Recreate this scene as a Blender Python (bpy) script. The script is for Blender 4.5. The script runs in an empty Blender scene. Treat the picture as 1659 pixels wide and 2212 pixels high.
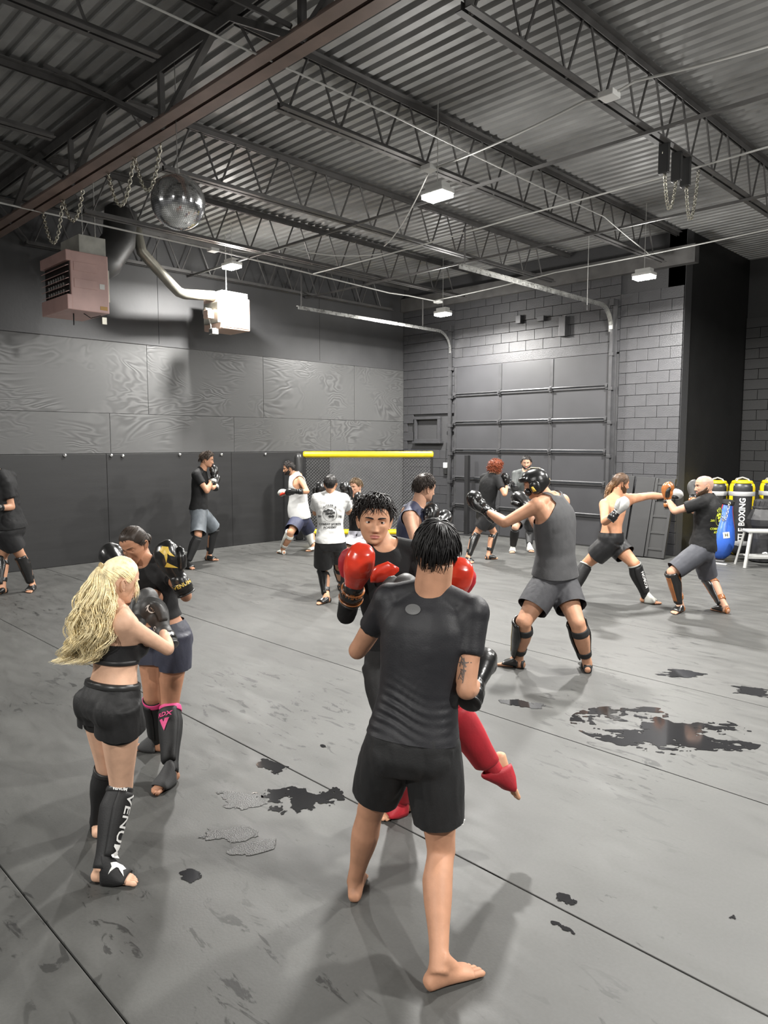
import bpy, bmesh, math, random
import numpy as np
from mathutils import Vector, Matrix, noise as mnoise
from mathutils.bvhtree import BVHTree

scene = bpy.context.scene
COL = scene.collection
# ------------------------------------------------------------------ camera
FPX, CX, CY, CAMH = 1560.0, 829.5, 1106.0, 2.0
TILT = math.atan(151 / FPX)
YAW = math.radians(45)
cam_d = bpy.data.cameras.new('camera')
cam = bpy.data.objects.new('camera', cam_d)
COL.objects.link(cam)
cam.location = (0, 0, CAMH)
cam.rotation_euler = (math.pi / 2 - TILT, 0, YAW)
cam_d.sensor_fit = 'VERTICAL'
cam_d.sensor_height = 36.0
cam_d.lens = 36.0 * FPX / 2212
cam_d.clip_start = 0.05
cam_d.clip_end = 100
scene.camera = cam
# ------------------------------------------------------------------ world, exposure
world = bpy.data.worlds.new('world')
scene.world = world
world.use_nodes = True
world.node_tree.nodes['Background'].inputs[0].default_value = (0.5, 0.55, 0.6, 1)
world.node_tree.nodes['Background'].inputs[1].default_value = 0.25
vs = scene.view_settings
vs.view_transform = 'Standard'
vs.look = 'None'
vs.gamma = 1.0
vs.use_curve_mapping = False
vs.exposure = 0.0
LAMP_W = 475.0          # watts of each high-bay lamp
LAMP_POS = [(-5.28, 6.09, 4.62), (-10.43, 6.88, 4.87), (-9.46, 11.1, 4.5), (-5.2, 10.82, 4.5), (-1.1, 6.1, 4.62),
            (-7.6, -2.4, 4.62), (-0.9, 11.2, 4.62), (2.6, 2.6, 4.62), (-0.6, -3.4, 4.62)]

# ------------------------------------------------------------------ vector helpers
def v3(*a): return np.array(a, float)
def nrm(a):
    a = np.asarray(a, float); n = np.linalg.norm(a)
    return a / n if n > 1e-9 else a
fw = v3(-math.sin(YAW), math.cos(YAW), 0)
rt = v3(math.cos(YAW), math.sin(YAW), 0)
up = v3(0, 0, 1)
FV = fw * math.cos(TILT) - up * math.sin(TILT)
UV = fw * math.sin(TILT) + up * math.cos(TILT)
CAM = v3(0, 0, CAMH)
def ray(x, y): return FV + rt * (x - CX) / FPX - UV * (y - CY) / FPX
def at_z(x, y, z=0.0):
    r = ray(x, y); return CAM + r * ((z - CAMH) / r[2])
def at_x(x, y, X):
    r = ray(x, y); return CAM + r * (X / r[0])
def at_y(x, y, Y):
    r = ray(x, y); return CAM + r * (Y / r[1])
def at_d(x, y, D):
    r = ray(x, y); return CAM + r * (D / (r @ fw))
def dist(p): return float((np.asarray(p) - CAM) @ fw)

# ------------------------------------------------------------------ materials
MATS = {}
def mat(name, col, rough=0.6, metal=0.0, var=0.0, vscale=6.0, bump=0.0, bscale=60.0, spec=0.5, emit=None, estr=0.0,
        stretch=None, coat=0.0, rvar=0.0, sheen=0.0):
    if name in MATS: return MATS[name]
    m = bpy.data.materials.new(name); m.use_nodes = True
    nt = m.node_tree; b = nt.nodes['Principled BSDF']
    b.inputs['Base Color'].default_value = (*col, 1)
    b.inputs['Roughness'].default_value = rough
    b.inputs['Metallic'].default_value = metal
    b.inputs['Specular IOR Level'].default_value = spec
    b.inputs['Coat Weight'].default_value = coat
    if sheen: b.inputs['Sheen Weight'].default_value = sheen
    if emit:
        b.inputs['Emission Color'].default_value = (*emit, 1); b.inputs['Emission Strength'].default_value = estr
    if var or bump or rvar:
        tc = nt.nodes.new('ShaderNodeTexCoord'); mp = nt.nodes.new('ShaderNodeMapping')
        nt.links.new(tc.outputs['Object'], mp.inputs[0])
        if stretch: mp.inputs['Scale'].default_value = stretch
        def nz(scale, detail=4):
            n = nt.nodes.new('ShaderNodeTexNoise'); n.inputs['Scale'].default_value = scale
            n.inputs['Detail'].default_value = detail; nt.links.new(mp.outputs[0], n.inputs['Vector']); return n
        if var:
            n = nz(vscale); r = nt.nodes.new('ShaderNodeMapRange')
            r.inputs[1].default_value = 0.3; r.inputs[2].default_value = 0.7
            r.inputs[3].default_value = 1 - var; r.inputs[4].default_value = 1 + var
            nt.links.new(n.outputs[0], r.inputs[0])
            mx = nt.nodes.new('ShaderNodeVectorMath'); mx.operation = 'SCALE'
            mx.inputs[0].default_value = col; nt.links.new(r.outputs[0], mx.inputs['Scale'])
            nt.links.new(mx.outputs[0], b.inputs['Base Color'])
        if rvar:
            n = nz(vscale * 2.3); r = nt.nodes.new('ShaderNodeMapRange')
            r.inputs[1].default_value = 0.3; r.inputs[2].default_value = 0.7
            r.inputs[3].default_value = rough - rvar; r.inputs[4].default_value = rough + rvar
            nt.links.new(n.outputs[0], r.inputs[0]); nt.links.new(r.outputs[0], b.inputs['Roughness'])
        if bump:
            n = nz(bscale, 3); bp = nt.nodes.new('ShaderNodeBump'); bp.inputs['Strength'].default_value = bump
            bp.inputs['Distance'].default_value = 0.01
            nt.links.new(n.outputs[0], bp.inputs['Height']); nt.links.new(bp.outputs[0], b.inputs['Normal'])
    MATS[name] = m
    return m

def floor_material():
    m = bpy.data.materials.new('black_mat_vinyl'); m.use_nodes = True
    nt = m.node_tree; N = nt.nodes; L = nt.links; b = N['Principled BSDF']
    geo = N.new('ShaderNodeNewGeometry')
    def noise(scale, detail, vec, dist=0.0, rough=0.55):
        n = N.new('ShaderNodeTexNoise'); n.inputs['Scale'].default_value = scale; n.inputs['Detail'].default_value = detail
        n.inputs['Distortion'].default_value = dist; n.inputs['Roughness'].default_value = rough
        L.new(vec, n.inputs['Vector']); return n.outputs[0]
    def rng(s, a, b_, c, d):
        r = N.new('ShaderNodeMapRange'); L.new(s, r.inputs[0])
        for i, x in enumerate((a, b_, c, d)): r.inputs[i + 1].default_value = x
        return r.outputs[0]
    def mul(a, c, op='MULTIPLY'):
        k = N.new('ShaderNodeMath'); k.operation = op
        for i, x in enumerate((a, c)):
            if isinstance(x, float): k.inputs[i].default_value = x
            else: L.new(x, k.inputs[i])
        return k.outputs[0]
    mp = N.new('ShaderNodeMapping'); L.new(geo.outputs['Position'], mp.inputs[0])
    mp.inputs['Rotation'].default_value = (0, 0, 0.5); mp.inputs['Scale'].default_value = (1.0, 3.2, 1)
    p = geo.outputs['Position']
    big = rng(noise(0.7, 3, p), .3, .7, .86, 1.14)
    smear = rng(noise(2.2, 5, mp.outputs[0], .6), .3, .7, .88, 1.1)
    scuff = rng(noise(3.2, 6, mp.outputs[0], 1.5, .62), .585, .63, 1.0, .30)      # dark rubber and sweat marks
    patch = rng(noise(0.55, 2, p), .47, .60, 0.0, 1.0)                             # where people have trodden
    one = mul(1.0, mul(mul(1.0, scuff, 'SUBTRACT'), patch), 'SUBTRACT')
    speck = rng(noise(8.0, 5, mp.outputs[0], .8, .6), .655, .69, 1.0, .42)          # small heel marks
    gate = rng(noise(0.9, 2, p), .5, .62, 0.0, 1.0)
    one = mul(one, mul(1.0, mul(mul(1.0, speck, 'SUBTRACT'), gate), 'SUBTRACT'))
    fine = rng(noise(60, 2, p), .3, .7, .95, 1.05)
    t = mul(mul(mul(big, smear), one), fine)
    vm = N.new('ShaderNodeVectorMath'); vm.operation = 'SCALE'
    vm.inputs[0].default_value = (0.060, 0.060, 0.057); L.new(t, vm.inputs['Scale'])
    L.new(vm.outputs[0], b.inputs['Base Color'])
    rr = rng(noise(2.2, 5, mp.outputs[0], .6), .3, .7, .46, .62)
    L.new(rr, b.inputs['Roughness'])
    b.inputs['Specular IOR Level'].default_value = 0.38
    bp = N.new('ShaderNodeBump'); bp.inputs['Strength'].default_value = .12; bp.inputs['Distance'].default_value = .004
    L.new(noise(90, 3, p), bp.inputs['Height']); L.new(bp.outputs[0], b.inputs['Normal'])
    return m

def plywood_material():
    m = bpy.data.materials.new('black_painted_plywood'); m.use_nodes = True
    nt = m.node_tree; N = nt.nodes; L = nt.links; b = N['Principled BSDF']
    geo = N.new('ShaderNodeNewGeometry'); oi = N.new('ShaderNodeObjectInfo')
    off = N.new('ShaderNodeVectorMath'); off.operation = 'SCALE'; off.inputs[0].default_value = (7, 5, 9)
    L.new(oi.outputs['Random'], off.inputs['Scale'])
    ad = N.new('ShaderNodeVectorMath'); L.new(geo.outputs['Position'], ad.inputs[0]); L.new(off.outputs[0], ad.inputs[1])
    mp = N.new('ShaderNodeMapping'); L.new(ad.outputs[0], mp.inputs[0]); mp.inputs['Scale'].default_value = (1, .6, 1.6)
    n = N.new('ShaderNodeTexNoise'); n.inputs['Scale'].default_value = 1.0; n.inputs['Detail'].default_value = 3
    n.inputs['Distortion'].default_value = .5; L.new(mp.outputs[0], n.inputs['Vector'])
    w = N.new('ShaderNodeMath'); w.operation = 'MULTIPLY'; w.inputs[1].default_value = 150; L.new(n.outputs[0], w.inputs[0])
    s = N.new('ShaderNodeMath'); s.operation = 'SINE'; L.new(w.outputs[0], s.inputs[0])
    mk = N.new('ShaderNodeTexNoise'); mk.inputs['Scale'].default_value = 1.3; L.new(ad.outputs[0], mk.inputs['Vector'])
    r = N.new('ShaderNodeMapRange'); L.new(mk.outputs[0], r.inputs[0])
    for i, x in enumerate((.45, .62, 0.05, 1.0)): r.inputs[i + 1].default_value = x
    h = N.new('ShaderNodeMath'); h.operation = 'MULTIPLY'; L.new(s.outputs[0], h.inputs[0]); L.new(r.outputs[0], h.inputs[1])
    bp = N.new('ShaderNodeBump'); bp.inputs['Strength'].default_value = .24; bp.inputs['Distance'].default_value = .004
    L.new(h.outputs[0], bp.inputs['Height']); L.new(bp.outputs[0], b.inputs['Normal'])
    c = N.new('ShaderNodeMapRange'); L.new(h.outputs[0], c.inputs[0])
    for i, x in enumerate((-1, 1, .055, .095)): c.inputs[i + 1].default_value = x
    L.new(c.outputs[0], b.inputs['Base Color'])
    b.inputs['Roughness'].default_value = .42
    return m

M_FLOOR = floor_material()
M_PLY = plywood_material()
M_DRY = mat('black_painted_board', (.05, .05, .052), .6, var=.12, vscale=2, bump=.1, bscale=20)
M_PAD = mat('black_wall_matting', (.011, .011, .0115), .5, var=.2, vscale=3, bump=.06, bscale=40, stretch=(1, .4, 4))
M_CMU = mat('dark_grey_painted_block', (.047, .047, .050), .42, var=.12, vscale=5, bump=.5, bscale=70)
M_MORTAR = mat('dark_grey_mortar', (.045, .045, .047), .6, bump=.4, bscale=80)
M_SHADEWALL = mat('recess_shade_tone', (.008, .008, .008), .6, var=.25, vscale=2, bump=.3, bscale=50)  # the recess getting no light is put into this near-black wall colour
M_DOOR = mat('charcoal_door_paint', (.040, .040, .043), .45, var=.1, vscale=2)
M_DOORMETAL = mat('charcoal_door_steel', (.07, .07, .073), .35, metal=.4, var=.15, vscale=8)
M_GALV = mat('galvanised_steel', (.55, .55, .53), .32, metal=.9, var=.2, vscale=8, rvar=.1)
M_DECK = mat('grey_roof_deck', (.27, .27, .265), .55, metal=.1, var=.2, vscale=1.5, rvar=.1)
M_JOIST = mat('dark_grey_joist_paint', (.10, .097, .095), .5, metal=.2, var=.2, vscale=5)
M_GIRD = mat('brown_primer_steel', (.20, .145, .125), .5, metal=.2, var=.2, vscale=3)
M_CHAIN = mat('zinc_chain', (.6, .58, .5), .3, metal=1.0)
M_WHITE = mat('white_plastic', (.7, .7, .68), .45)
M_CABLE = mat('white_cable_sheath', (.5, .5, .48), .5)
M_BLACK = mat('black_plastic', (.02, .02, .02), .4)
M_BLKSTEEL = mat('black_steel', (.025, .025, .026), .4, metal=.3)
M_YEL = mat('yellow_vinyl', (.75, .56, .01), .4, var=.06, vscale=8, bump=.08, bscale=30)
M_LENS = mat('lit_lamp_lens', (1, 1, 1), .5, emit=(1.0, .97, .9), estr=60)

# ------------------------------------------------------------------ object helpers
def mesh_from(V, F, name='mesh', smooth=False):
    me = bpy.data.meshes.new(name)
    me.from_pydata([tuple(map(float, v)) for v in V], [], [tuple(map(int, f)) for f in F])
    if smooth:
        me.polygons.foreach_set('use_smooth', [True] * len(me.polygons))
    me.update()
    return me
def obj(name, me, m=None, parent=None, loc=None):
    o = bpy.data.objects.new(name, me)
    COL.objects.link(o)
    if m is not None and me is not None:
        if not me.materials: me.materials.append(m)
        elif me.materials[0] is not m:
            o.material_slots[0].link = 'OBJECT'; o.material_slots[0].material = m
    if parent is not None: o.parent = parent
    if loc is not None: o.location = tuple(map(float, loc))
    return o
def tag(o, label=None, cat=None, group=None, kind=None):
    if label: o['label'] = label
    if cat: o['category'] = cat
    if group: o['group'] = group
    if kind: o['kind'] = kind
    return o
def empty(name, loc=(0, 0, 0), rz=0.0):
    o = bpy.data.objects.new(name, None); COL.objects.link(o)
    o.location = tuple(map(float, loc)); o.rotation_euler[2] = rz; o.empty_display_size = .1
    return o
class MB:
    """collects shapes; build() links them as one mesh object"""
    def __init__(s): s.V = []; s.F = []
    def add(s, V, F):
        n = len(s.V); s.V += [tuple(v) for v in V]; s.F += [tuple(i + n for i in f) for f in F]; return s
    def box(s, a, b, bev=0.0):
        a = np.minimum(a, b).astype(float), np.maximum(a, b).astype(float); lo, hi = a
        if bev <= 0:
            V = [(x, y, z) for x in (lo[0], hi[0]) for y in (lo[1], hi[1]) for z in (lo[2], hi[2])]
            return s.add(V, [(0, 1, 3, 2), (4, 6, 7, 5), (0, 4, 5, 1), (2, 3, 7, 6), (0, 2, 6, 4), (1, 5, 7, 3)])
        bm = bmesh.new(); bmesh.ops.create_cube(bm, size=1)
        for v in bm.verts:
            v.co = Vector((lo + hi) / 2) + Vector([c * d for c, d in zip(v.co, hi - lo)])
        bmesh.ops.bevel(bm, geom=bm.edges[:], offset=bev, segments=2, affect='EDGES', profile=.6)
        s.bm(bm); return s
    def bm(s, bm):
        bm.verts.index_update()
        s.add([v.co[:] for v in bm.verts], [[v.index for v in f.verts] for f in bm.faces]); bm.free()
    def bar(s, p, q, w, h=None, upv=(0, 0, 1)):
        """rectangular bar from p to q"""
        h = w if h is None else h
        p = np.asarray(p, float); q = np.asarray(q, float); t = nrm(q - p)
        u = np.asarray(upv, float)
        if abs(u @ t) > .98: u = v3(1, 0, 0)
        a = nrm(np.cross(t, u)); b = np.cross(a, t)
        V = [c + a * sx * w / 2 + b * sz * h / 2 for c in (p, q) for sx, sz in ((-1, -1), (1, -1), (1, 1), (-1, 1))]
        return s.add(V, [(0, 1, 2, 3)[::-1], (4, 5, 6, 7), (0, 1, 5, 4), (1, 2, 6, 5), (2, 3, 7, 6), (3, 0, 4, 7)])
    def tube(s, pts, r, n=8, closed=False, caps=True):
        pts = np.asarray(pts, float); K = len(pts)
        rr = np.full(K, r, float) if np.isscalar(r) else np.asarray(r, float)
        if closed: T = np.roll(pts, -1, 0) - np.roll(pts, 1, 0)
        else: T = np.gradient(pts, axis=0)
        T /= np.maximum(np.linalg.norm(T, axis=1)[:, None], 1e-9)
        u = v3(0, 0, 1) if abs(T[0][2]) < .9 else v3(1, 0, 0)
        V = []
        for i in range(K):
            u = nrm(u - (u @ T[i]) * T[i]); w = np.cross(T[i], u)
            for k in range(n):
                a = 2 * math.pi * k / n
                V.append(pts[i] + rr[i] * (math.cos(a) * u + math.sin(a) * w))
        F = []
        for i in range(K if closed else K - 1):
            for k in range(n):
                j = (i + 1) % K
                F.append((i * n + k, i * n + (k + 1) % n, j * n + (k + 1) % n, j * n + k))
        if caps and not closed:
            F.append(tuple(range(n))[::-1]); F.append(tuple((K - 1) * n + k for k in range(n)))
        return s.add(V, F)
    def lathe(s, prof, n=24, c=(0, 0, 0), axis=2):
        V = []; F = []
        for r, z in prof:
            for k in range(n):
                a = 2 * math.pi * k / n
                q = [r * math.cos(a), r * math.sin(a), z]
                if axis == 0: q = [q[2], q[0], q[1]]
                if axis == 1: q = [q[0], q[2], q[1]]
                V.append(v3(*q) + np.asarray(c, float))
        K = len(prof)
        for i in range(K - 1):
            for k in range(n):
                F.append((i * n + k, i * n + (k + 1) % n, (i + 1) * n + (k + 1) % n, (i + 1) * n + k))
        F.append(tuple(range(n))[::-1]); F.append(tuple((K - 1) * n + k for k in range(n)))
        return s.add(V, F)
    def mesh(s, name='mesh', smooth=False): return mesh_from(s.V, s.F, name, smooth)
    def build(s, name, m, parent=None, smooth=False, loc=None):
        return obj(name, s.mesh(name, smooth), m, parent, loc)
def box(name, a, b, m, parent=None, bev=0.0): return MB().box(np.array(a, float), np.array(b, float), bev).build(name, m, parent)
def local(o, parent):
    """keep world position of already world-placed child meshes: parents sit at the origin or meshes are offset"""
    o.parent = parent; return o

# ================================================================== THE ROOM
XL, YB = -11.88, 12.55        # left wall, back (door) wall
XR, YF, YREC, XREC = 4.2, -6.0, 15.6, -5.3
HDECK = 5.6
# floor: a slab and the rolled-out mats as parts
fl = box('floor', (XL - .2, YF, -.12), (XR, YREC + .2, -.03), M_MORTAR); tag(fl, 'black rolled exercise matting covering the whole gym floor', kind='structure')
ys = [1.01 + 1.6 * k for k in range(-4, 10)]
random.seed(4)
for k in range(len(ys) - 1):
    y0, y1 = ys[k] + .004, min(ys[k + 1] - .004, YREC)
    xa = XL
    cuts = [XL + random.uniform(1.5, 3.2) if k % 2 else None, random.uniform(-.5, 2.5)]
    if k in (5, 6, 7): cuts[0] = None
    for c in [c for c in cuts if c] + [XR]:
        box('floor_mat', (xa + .003, y0, -.03), (c - .003, y1, 0), M_FLOOR, fl, bev=.004); xa = c
# left wall ------------------------------------------------------------
wl = box('wall_left', (XL - .25, YF, 0), (XL - .03, YB + .3, HDECK), M_DRY); tag(wl, 'black left wall of plywood above dark wall mats', kind='structure')
PT = 3.70                      # top of the plywood
z0 = 1.81
random.seed(11)
for row, (a, b) in enumerate([(z0, 2.48), (2.48, PT - .02)]):
    x = 1.2 + (0 if row else -.7)
    while x < YB - .05:
        e = min(x + 2.44, YB)
        box('plywood_sheet', (XL - .03, x + .003, a + .003), (XL - .008 + random.uniform(-.002, .002), e - .003, b - .003), M_PLY, wl, bev=.002); x = e
x = -1.0
while x < YB:                  # smooth boards above
    e = min(x + 3.66, YB)
    box('drywall_board', (XL - .03, x + .003, PT + .01), (XL - .012, e - .003, HDECK - .05), M_DRY, wl, bev=.002); x = e
box('ledger_trim', (XL - .03, -1, PT - .025), (XL + .004, YB, PT + .012), M_DRY, wl)
x = 0.4
while x < 10.2:                # dark wall matting, lower part
    e = min(x + 2.44, 10.2)
    box('wall_mat', (XL - .03, x + .002, .002), (XL + .035, e - .002, 1.805), M_PAD, wl, bev=.006); x = e
for px, py in [(140, 984), (240, 984), (265, 985), (388, 982), (478, 982), (573, 981), (643, 982)]:
    p = at_x(px, py, XL + .035)
    g = MB().lathe([(.004, -.03), (.022, -.028), (.03, -.012), (.03, .004), (.02, .016), (.003, .02)], 14, (XL + .045, p[1], p[2]), 0)
    g.build('mat_clip', MATS.get('x') or mat('bright_steel_clip', (.8, .8, .8), .2, metal=1), wl, smooth=True)
# back wall: blocks around the door --------------------------------------
DX0, DX1, DH = -10.32, -6.62, 3.64
wb = MB().box(v3(XL - .25, YB + .03, 0), v3(DX0, YB + .3, HDECK)).box(v3(DX1, YB + .03, 0), v3(XREC, YB + .3, HDECK)).box(v3(DX0, YB + .03, DH), v3(DX1, YB + .3, HDECK)).build('wall_back', M_MORTAR)
tag(wb, 'dark grey painted block wall holding the overhead door', kind='structure')
blk = {}
def block(x0, x1, z0, z1, y, parent, m, thick=.05, name='concrete_block'):
    key = (round(x1 - x0, 2), round(z1 - z0, 2), thick)
    if key not in blk:
        w, h = (x1 - x0) / 2 - .0035, (z1 - z0) / 2 - .0035
        blk[key] = MB().box(v3(-w, 0, -h), v3(w, thick, h), .004).mesh('concrete_block')
    return obj(name, blk[key], m, parent, ((x0 + x1) / 2, y, (z0 + z1) / 2))
def block_run(x0, x1, z0, z1, y, parent, m, mirror=False, hole=None):
    row = 0; z = z0
    while z < z1 - .05:
        zt = min(z + .203, z1); x = x1; first = True
        while x > x0 + .02:
            w = .203 if (first and row % 2) else .406
            xa = max(x - w, x0)
            if xa - x0 < .09: xa = x0
            if not (hole and xa < hole[1] and x > hole[0] and z < hole[3] and zt > hole[2]):
                block(xa, x, z, zt, y + random.uniform(-.0015, .0015), parent, m)
            x = xa; first = False
        z = zt; row += 1
NI = (-11.50, -10.72, 2.0, 2.58)     # meter niche
block_run(XL, DX0 - .02, 0, 5.28, YB - .02, wb, M_CMU, hole=NI)
block_run(DX1 + .17, XREC, 0, 4.67, YB - .02, wb, M_CMU)
block_run(DX0 - .02, DX1 + .17, DH + .2, 5.28, YB - .02, wb, M_CMU)
box('lintel', (DX0 - .02, YB - .03, DH), (DX1 + .17, YB + .03, DH + .197), M_CMU, wb, bev=.004)
box('steel_beam', (XL, YB - .12, 5.0), (XREC + .2, YB + .05, 5.3), M_JOIST, wb)
# niche box
nb = MB()
for a, b in [((NI[0], YB - .06, NI[2]), (NI[0] + .06, YB + .0, NI[3])), ((NI[1] - .07, YB - .06, NI[2]), (NI[1], YB, NI[3])),
             ((NI[0] - .004, YB - .064, NI[3] - .06), (NI[1] + .004, YB + .004, NI[3] + .004)), ((NI[0] - .004, YB - .064, NI[2]), (NI[1] + .004, YB + .004, NI[2] + .07))]:
    nb.box(v3(*a), v3(*b), .005)
no = nb.build('trim_1', M_CMU); tag(no, 'dark framed square niche in the block wall beside the door', kind='structure')
box('niche_back', (NI[0], YB + .12, NI[2]), (NI[1], YB + .14, NI[3]), M_CMU, no)
box('niche_shelf', (NI[0] - .03, YB - .1, NI[2] - .03), (NI[1] + .05, YB + .12, NI[2] + .02), M_CMU, no, bev=.005)
# recess right of the pier ------------------------------------------------
wr = box('wall_recess', (XREC - .3, YB + .03, 0), (XREC - .005, YREC + .2, HDECK), M_SHADEWALL); tag(wr, 'side wall of the storage recess, its lack of light put into a near-black colour', kind='structure')
wr2 = box('wall_recess_back', (XREC, YREC, 0), (XR, YREC + .2, HDECK), M_SHADEWALL); tag(wr2, 'block wall behind the punching bags, coloured near-black for the unlit recess', kind='structure')
block_run(XREC, -3.0, 0, 4.5, YREC - .05, wr2, M_SHADEWALL)
o = box('wall_right', (XR, YF, 0), (XR + .2, YREC + .2, HDECK), M_DRY); tag(o, 'black right wall out of the picture', kind='structure')
o = box('wall_front', (XL - .2, YF - .2, 0), (XR, YF, HDECK), M_DRY); tag(o, 'black wall behind the photographer', kind='structure')
# ceiling: ribbed steel deck, one sheet per part ---------------------------
ce = box('ceiling', (XL - .3, YF - .2, HDECK + .06), (XR + .2, YREC + .3, HDECK + .16), M_DECK); tag(ce, 'ribbed grey steel roof deck', kind='structure')
pitch = .152
prof = [(0, .038), (.045, .038), (.06, 0), (.137, 0), (.152, .038)]
V = []; n = 0
for j in range(6):
    for (a, z) in prof[:-1]: V.append((j * pitch + a, z)); n += 1
V.append((6 * pitch, .038))
sv = [(XL, a, z) for a, z in V] + [(XR, a, z) for a, z in V]
K = len(V)
deck = mesh_from(sv, [(i, i + 1, K + i + 1, K + i) for i in range(K - 1)], 'deck_sheet')
y = YF
while y < YREC:
    obj('deck_sheet', deck, M_DECK, ce, (0, y, HDECK)); y += 6 * pitch

# ------------------------------------------------------------------ roof steel
JB, JT = 4.97, 5.56
GY = 3.55
JX = [-3.35 - 2.1 * k for k in range(-3, 5)]
ORD = ['first', 'second', 'third', 'fourth', 'fifth', 'sixth', 'seventh', 'eighth']
def angle_pair(p, q, leg, th, gap, upside=1):
    """two steel angles back to back, flanges level"""
    m = MB(); p = np.asarray(p, float); q = np.asarray(q, float); t = nrm(q - p); s = nrm(np.cross(t, up))
    for sg in (-1, 1):
        c = s * sg * (gap / 2 + leg / 2)
        m.bar(p + c, q + c, leg, th)
        c2 = s * sg * (gap / 2 + th / 2) + up * upside * leg / 2
        m.bar(p + c2, q + c2, th, leg)
    return m
def joist(x, y0, y1, label, far=False):
    o = empty('bar_joist', (0, 0, 0)); tag(o, label, 'joist', 'open web bar joists under the roof deck')
    angle_pair((x, y0, JT), (x, y1, JT), .06, .007, .03, -1).build('top_chord', M_JOIST, o)
    b0 = y0 + .55 if y0 > GY - .1 else y0
    b1 = y1 - .55
    angle_pair((x, b0, JB), (x, b1, JB), .055, .007, .028, 1).build('bottom_chord', M_JOIST, o)
    step = .62
    y = b0 + .1
    MB().tube([(x, y0 + .12, JT), (x, b0 + .08, JB)], .013, 6).build('web_bar', M_JOIST, o)
    while y + step < b1:
        MB().tube([(x, y, JB), (x, y + step * .42, JT)], .012, 6).build('web_bar', M_JOIST, o)
        MB().tube([(x, y + step * .58, JT), (x, y + step, JB)], .012, 6).build('web_bar', M_JOIST, o)
        y += step
    return o
for k, x in enumerate(JX):
    if x < -12: continue
    w = ['above the right edge of the room', 'at upper right, nearest the hanging chains'][0]
    nm = {0: 'rightmost bar joist, off toward the right wall', 1: 'bar joist just right of the lamp at the right edge', 2: 'bar joist crossing the upper right corner of the view',
          3: 'bar joist carrying two hooked chains at right', 4: 'bar joist passing over the central bright lamp', 5: 'bar joist beside the mirror ball, second from the left wall',
          6: 'bar joist over the pipe of the unit heaters', 7: 'bar joist closest to the left plywood wall'}[k]
    joist(x, GY + .02, YB if x < XREC else YREC, nm)
    if -10 < x < -1: joist(x, -4.5, GY - .05, 'overhead bar joist on the camera side of the girder, ' + ORD[k] + ' from the right')
gd = empty('steel_girder', (0, 0, 0)); tag(gd, 'brown primed truss girder crossing the upper left of the ceiling', 'girder')
angle_pair((XL + .03, GY, 4.93), (XR - .03, GY, 4.93), .115, .012, .035, 1).build('bottom_chord', M_GIRD, gd)
angle_pair((XL + .03, GY, 5.52), (XR - .03, GY, 5.52), .10, .012, .035, -1).build('top_chord', M_JOIST, gd)
for x in JX:
    if x < XL + 1.2 or x > XR - 1.2: continue
    MB().bar((x + 1.05, GY, 4.95), (x + .05, GY, 5.5), .06, .05).build('web_member', M_JOIST, gd)
    MB().bar((x - 1.05, GY, 4.95), (x - .05, GY, 5.5), .06, .05).build('web_member', M_JOIST, gd)
    MB().bar((x + 1.05, GY, 4.95), (x + 1.05, GY, 5.5), .05, .05, (0, 1, 0)).build('web_member', M_JOIST, gd)
    MB().bar((x + 1.05, GY + .1, 5.0), (x + .25, GY + .75, 5.52), .03).build('knee_brace', M_JOIST, gd)
    MB().bar((x + 1.05, GY - .1, 5.0), (x + .25, GY - .75, 5.52), .03).build('knee_brace', M_JOIST, gd)
for k, y in enumerate((6.9, 9.6)):
    o = MB().bar((XL + .01, y, JB - .022), (XR - .01, y, JB - .022), .03, .03).build('joist_bridging', M_JOIST)
    tag(o, ['thin dark bridging bar across the joists near the central lamp', 'thin dark bridging bar across the joists near the door wall'][k], 'bracing')

# ------------------------------------------------------------------ lamps
lampnames = ['bright high-bay lamp in the middle of the ceiling', 'bright lamp hanging above the small lit unit heater', 'small bright lamp over the left door track, near the corner',
             'bright lamp in front of the right block pier', 'lamp beyond the right edge of the picture, middle row']
hous = MB().box(v3(-.155, -.105, .02), v3(.155, .105, .07), .012).box(v3(-.12, -.07, .07), v3(.12, .07, .13), .01).mesh('housing')
lens = MB().box(v3(-.145, -.095, -.02), v3(.145, .095, .022), .008).mesh('lens')
hook = MB().tube([(0, 0, .13), (0, 0, .34)], .006, 6).mesh('hanger')
for k, (x, y, lz) in enumerate(LAMP_POS):
    o = empty('high_bay_lamp', (x, y, lz), math.radians(0))
    tag(o, lampnames[k] if k < 5 else ['high-bay lamp out of view behind and left of the photographer', 'high-bay lamp out of view in front of the storage recess', 'high-bay lamp out of view to the right of the photographer', 'high-bay lamp out of view directly behind the photographer'][k - 5], 'ceiling lamp', 'high-bay lamps')
    obj('housing', hous, M_WHITE, o); obj('lens', lens, M_LENS, o); MB().tube([(0, 0, .13), (0, 0, HDECK + .005 - lz)], .005, 6).build('hanger', M_CABLE, o)
    ld = bpy.data.lights.new('lamp_light', 'AREA'); ld.shape = 'RECTANGLE'; ld.size = .28; ld.size_y = .18
    ld.energy = LAMP_W; ld.color = (1.0, .98, .94); ld.spread = math.radians(172)
    lo = bpy.data.objects.new('lamp_light', ld); COL.objects.link(lo); lo.parent = o; lo.location = (0, 0, -.03)
    ld2 = bpy.data.lights.new('lamp_glow', 'POINT'); ld2.energy = LAMP_W * .16; ld2.shadow_soft_size = .1; ld2.color = (1.0, .98, .94)
    lo2 = bpy.data.objects.new('lamp_glow', ld2); COL.objects.link(lo2); lo2.parent = o; lo2.location = (0, 0, -.14)
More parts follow.
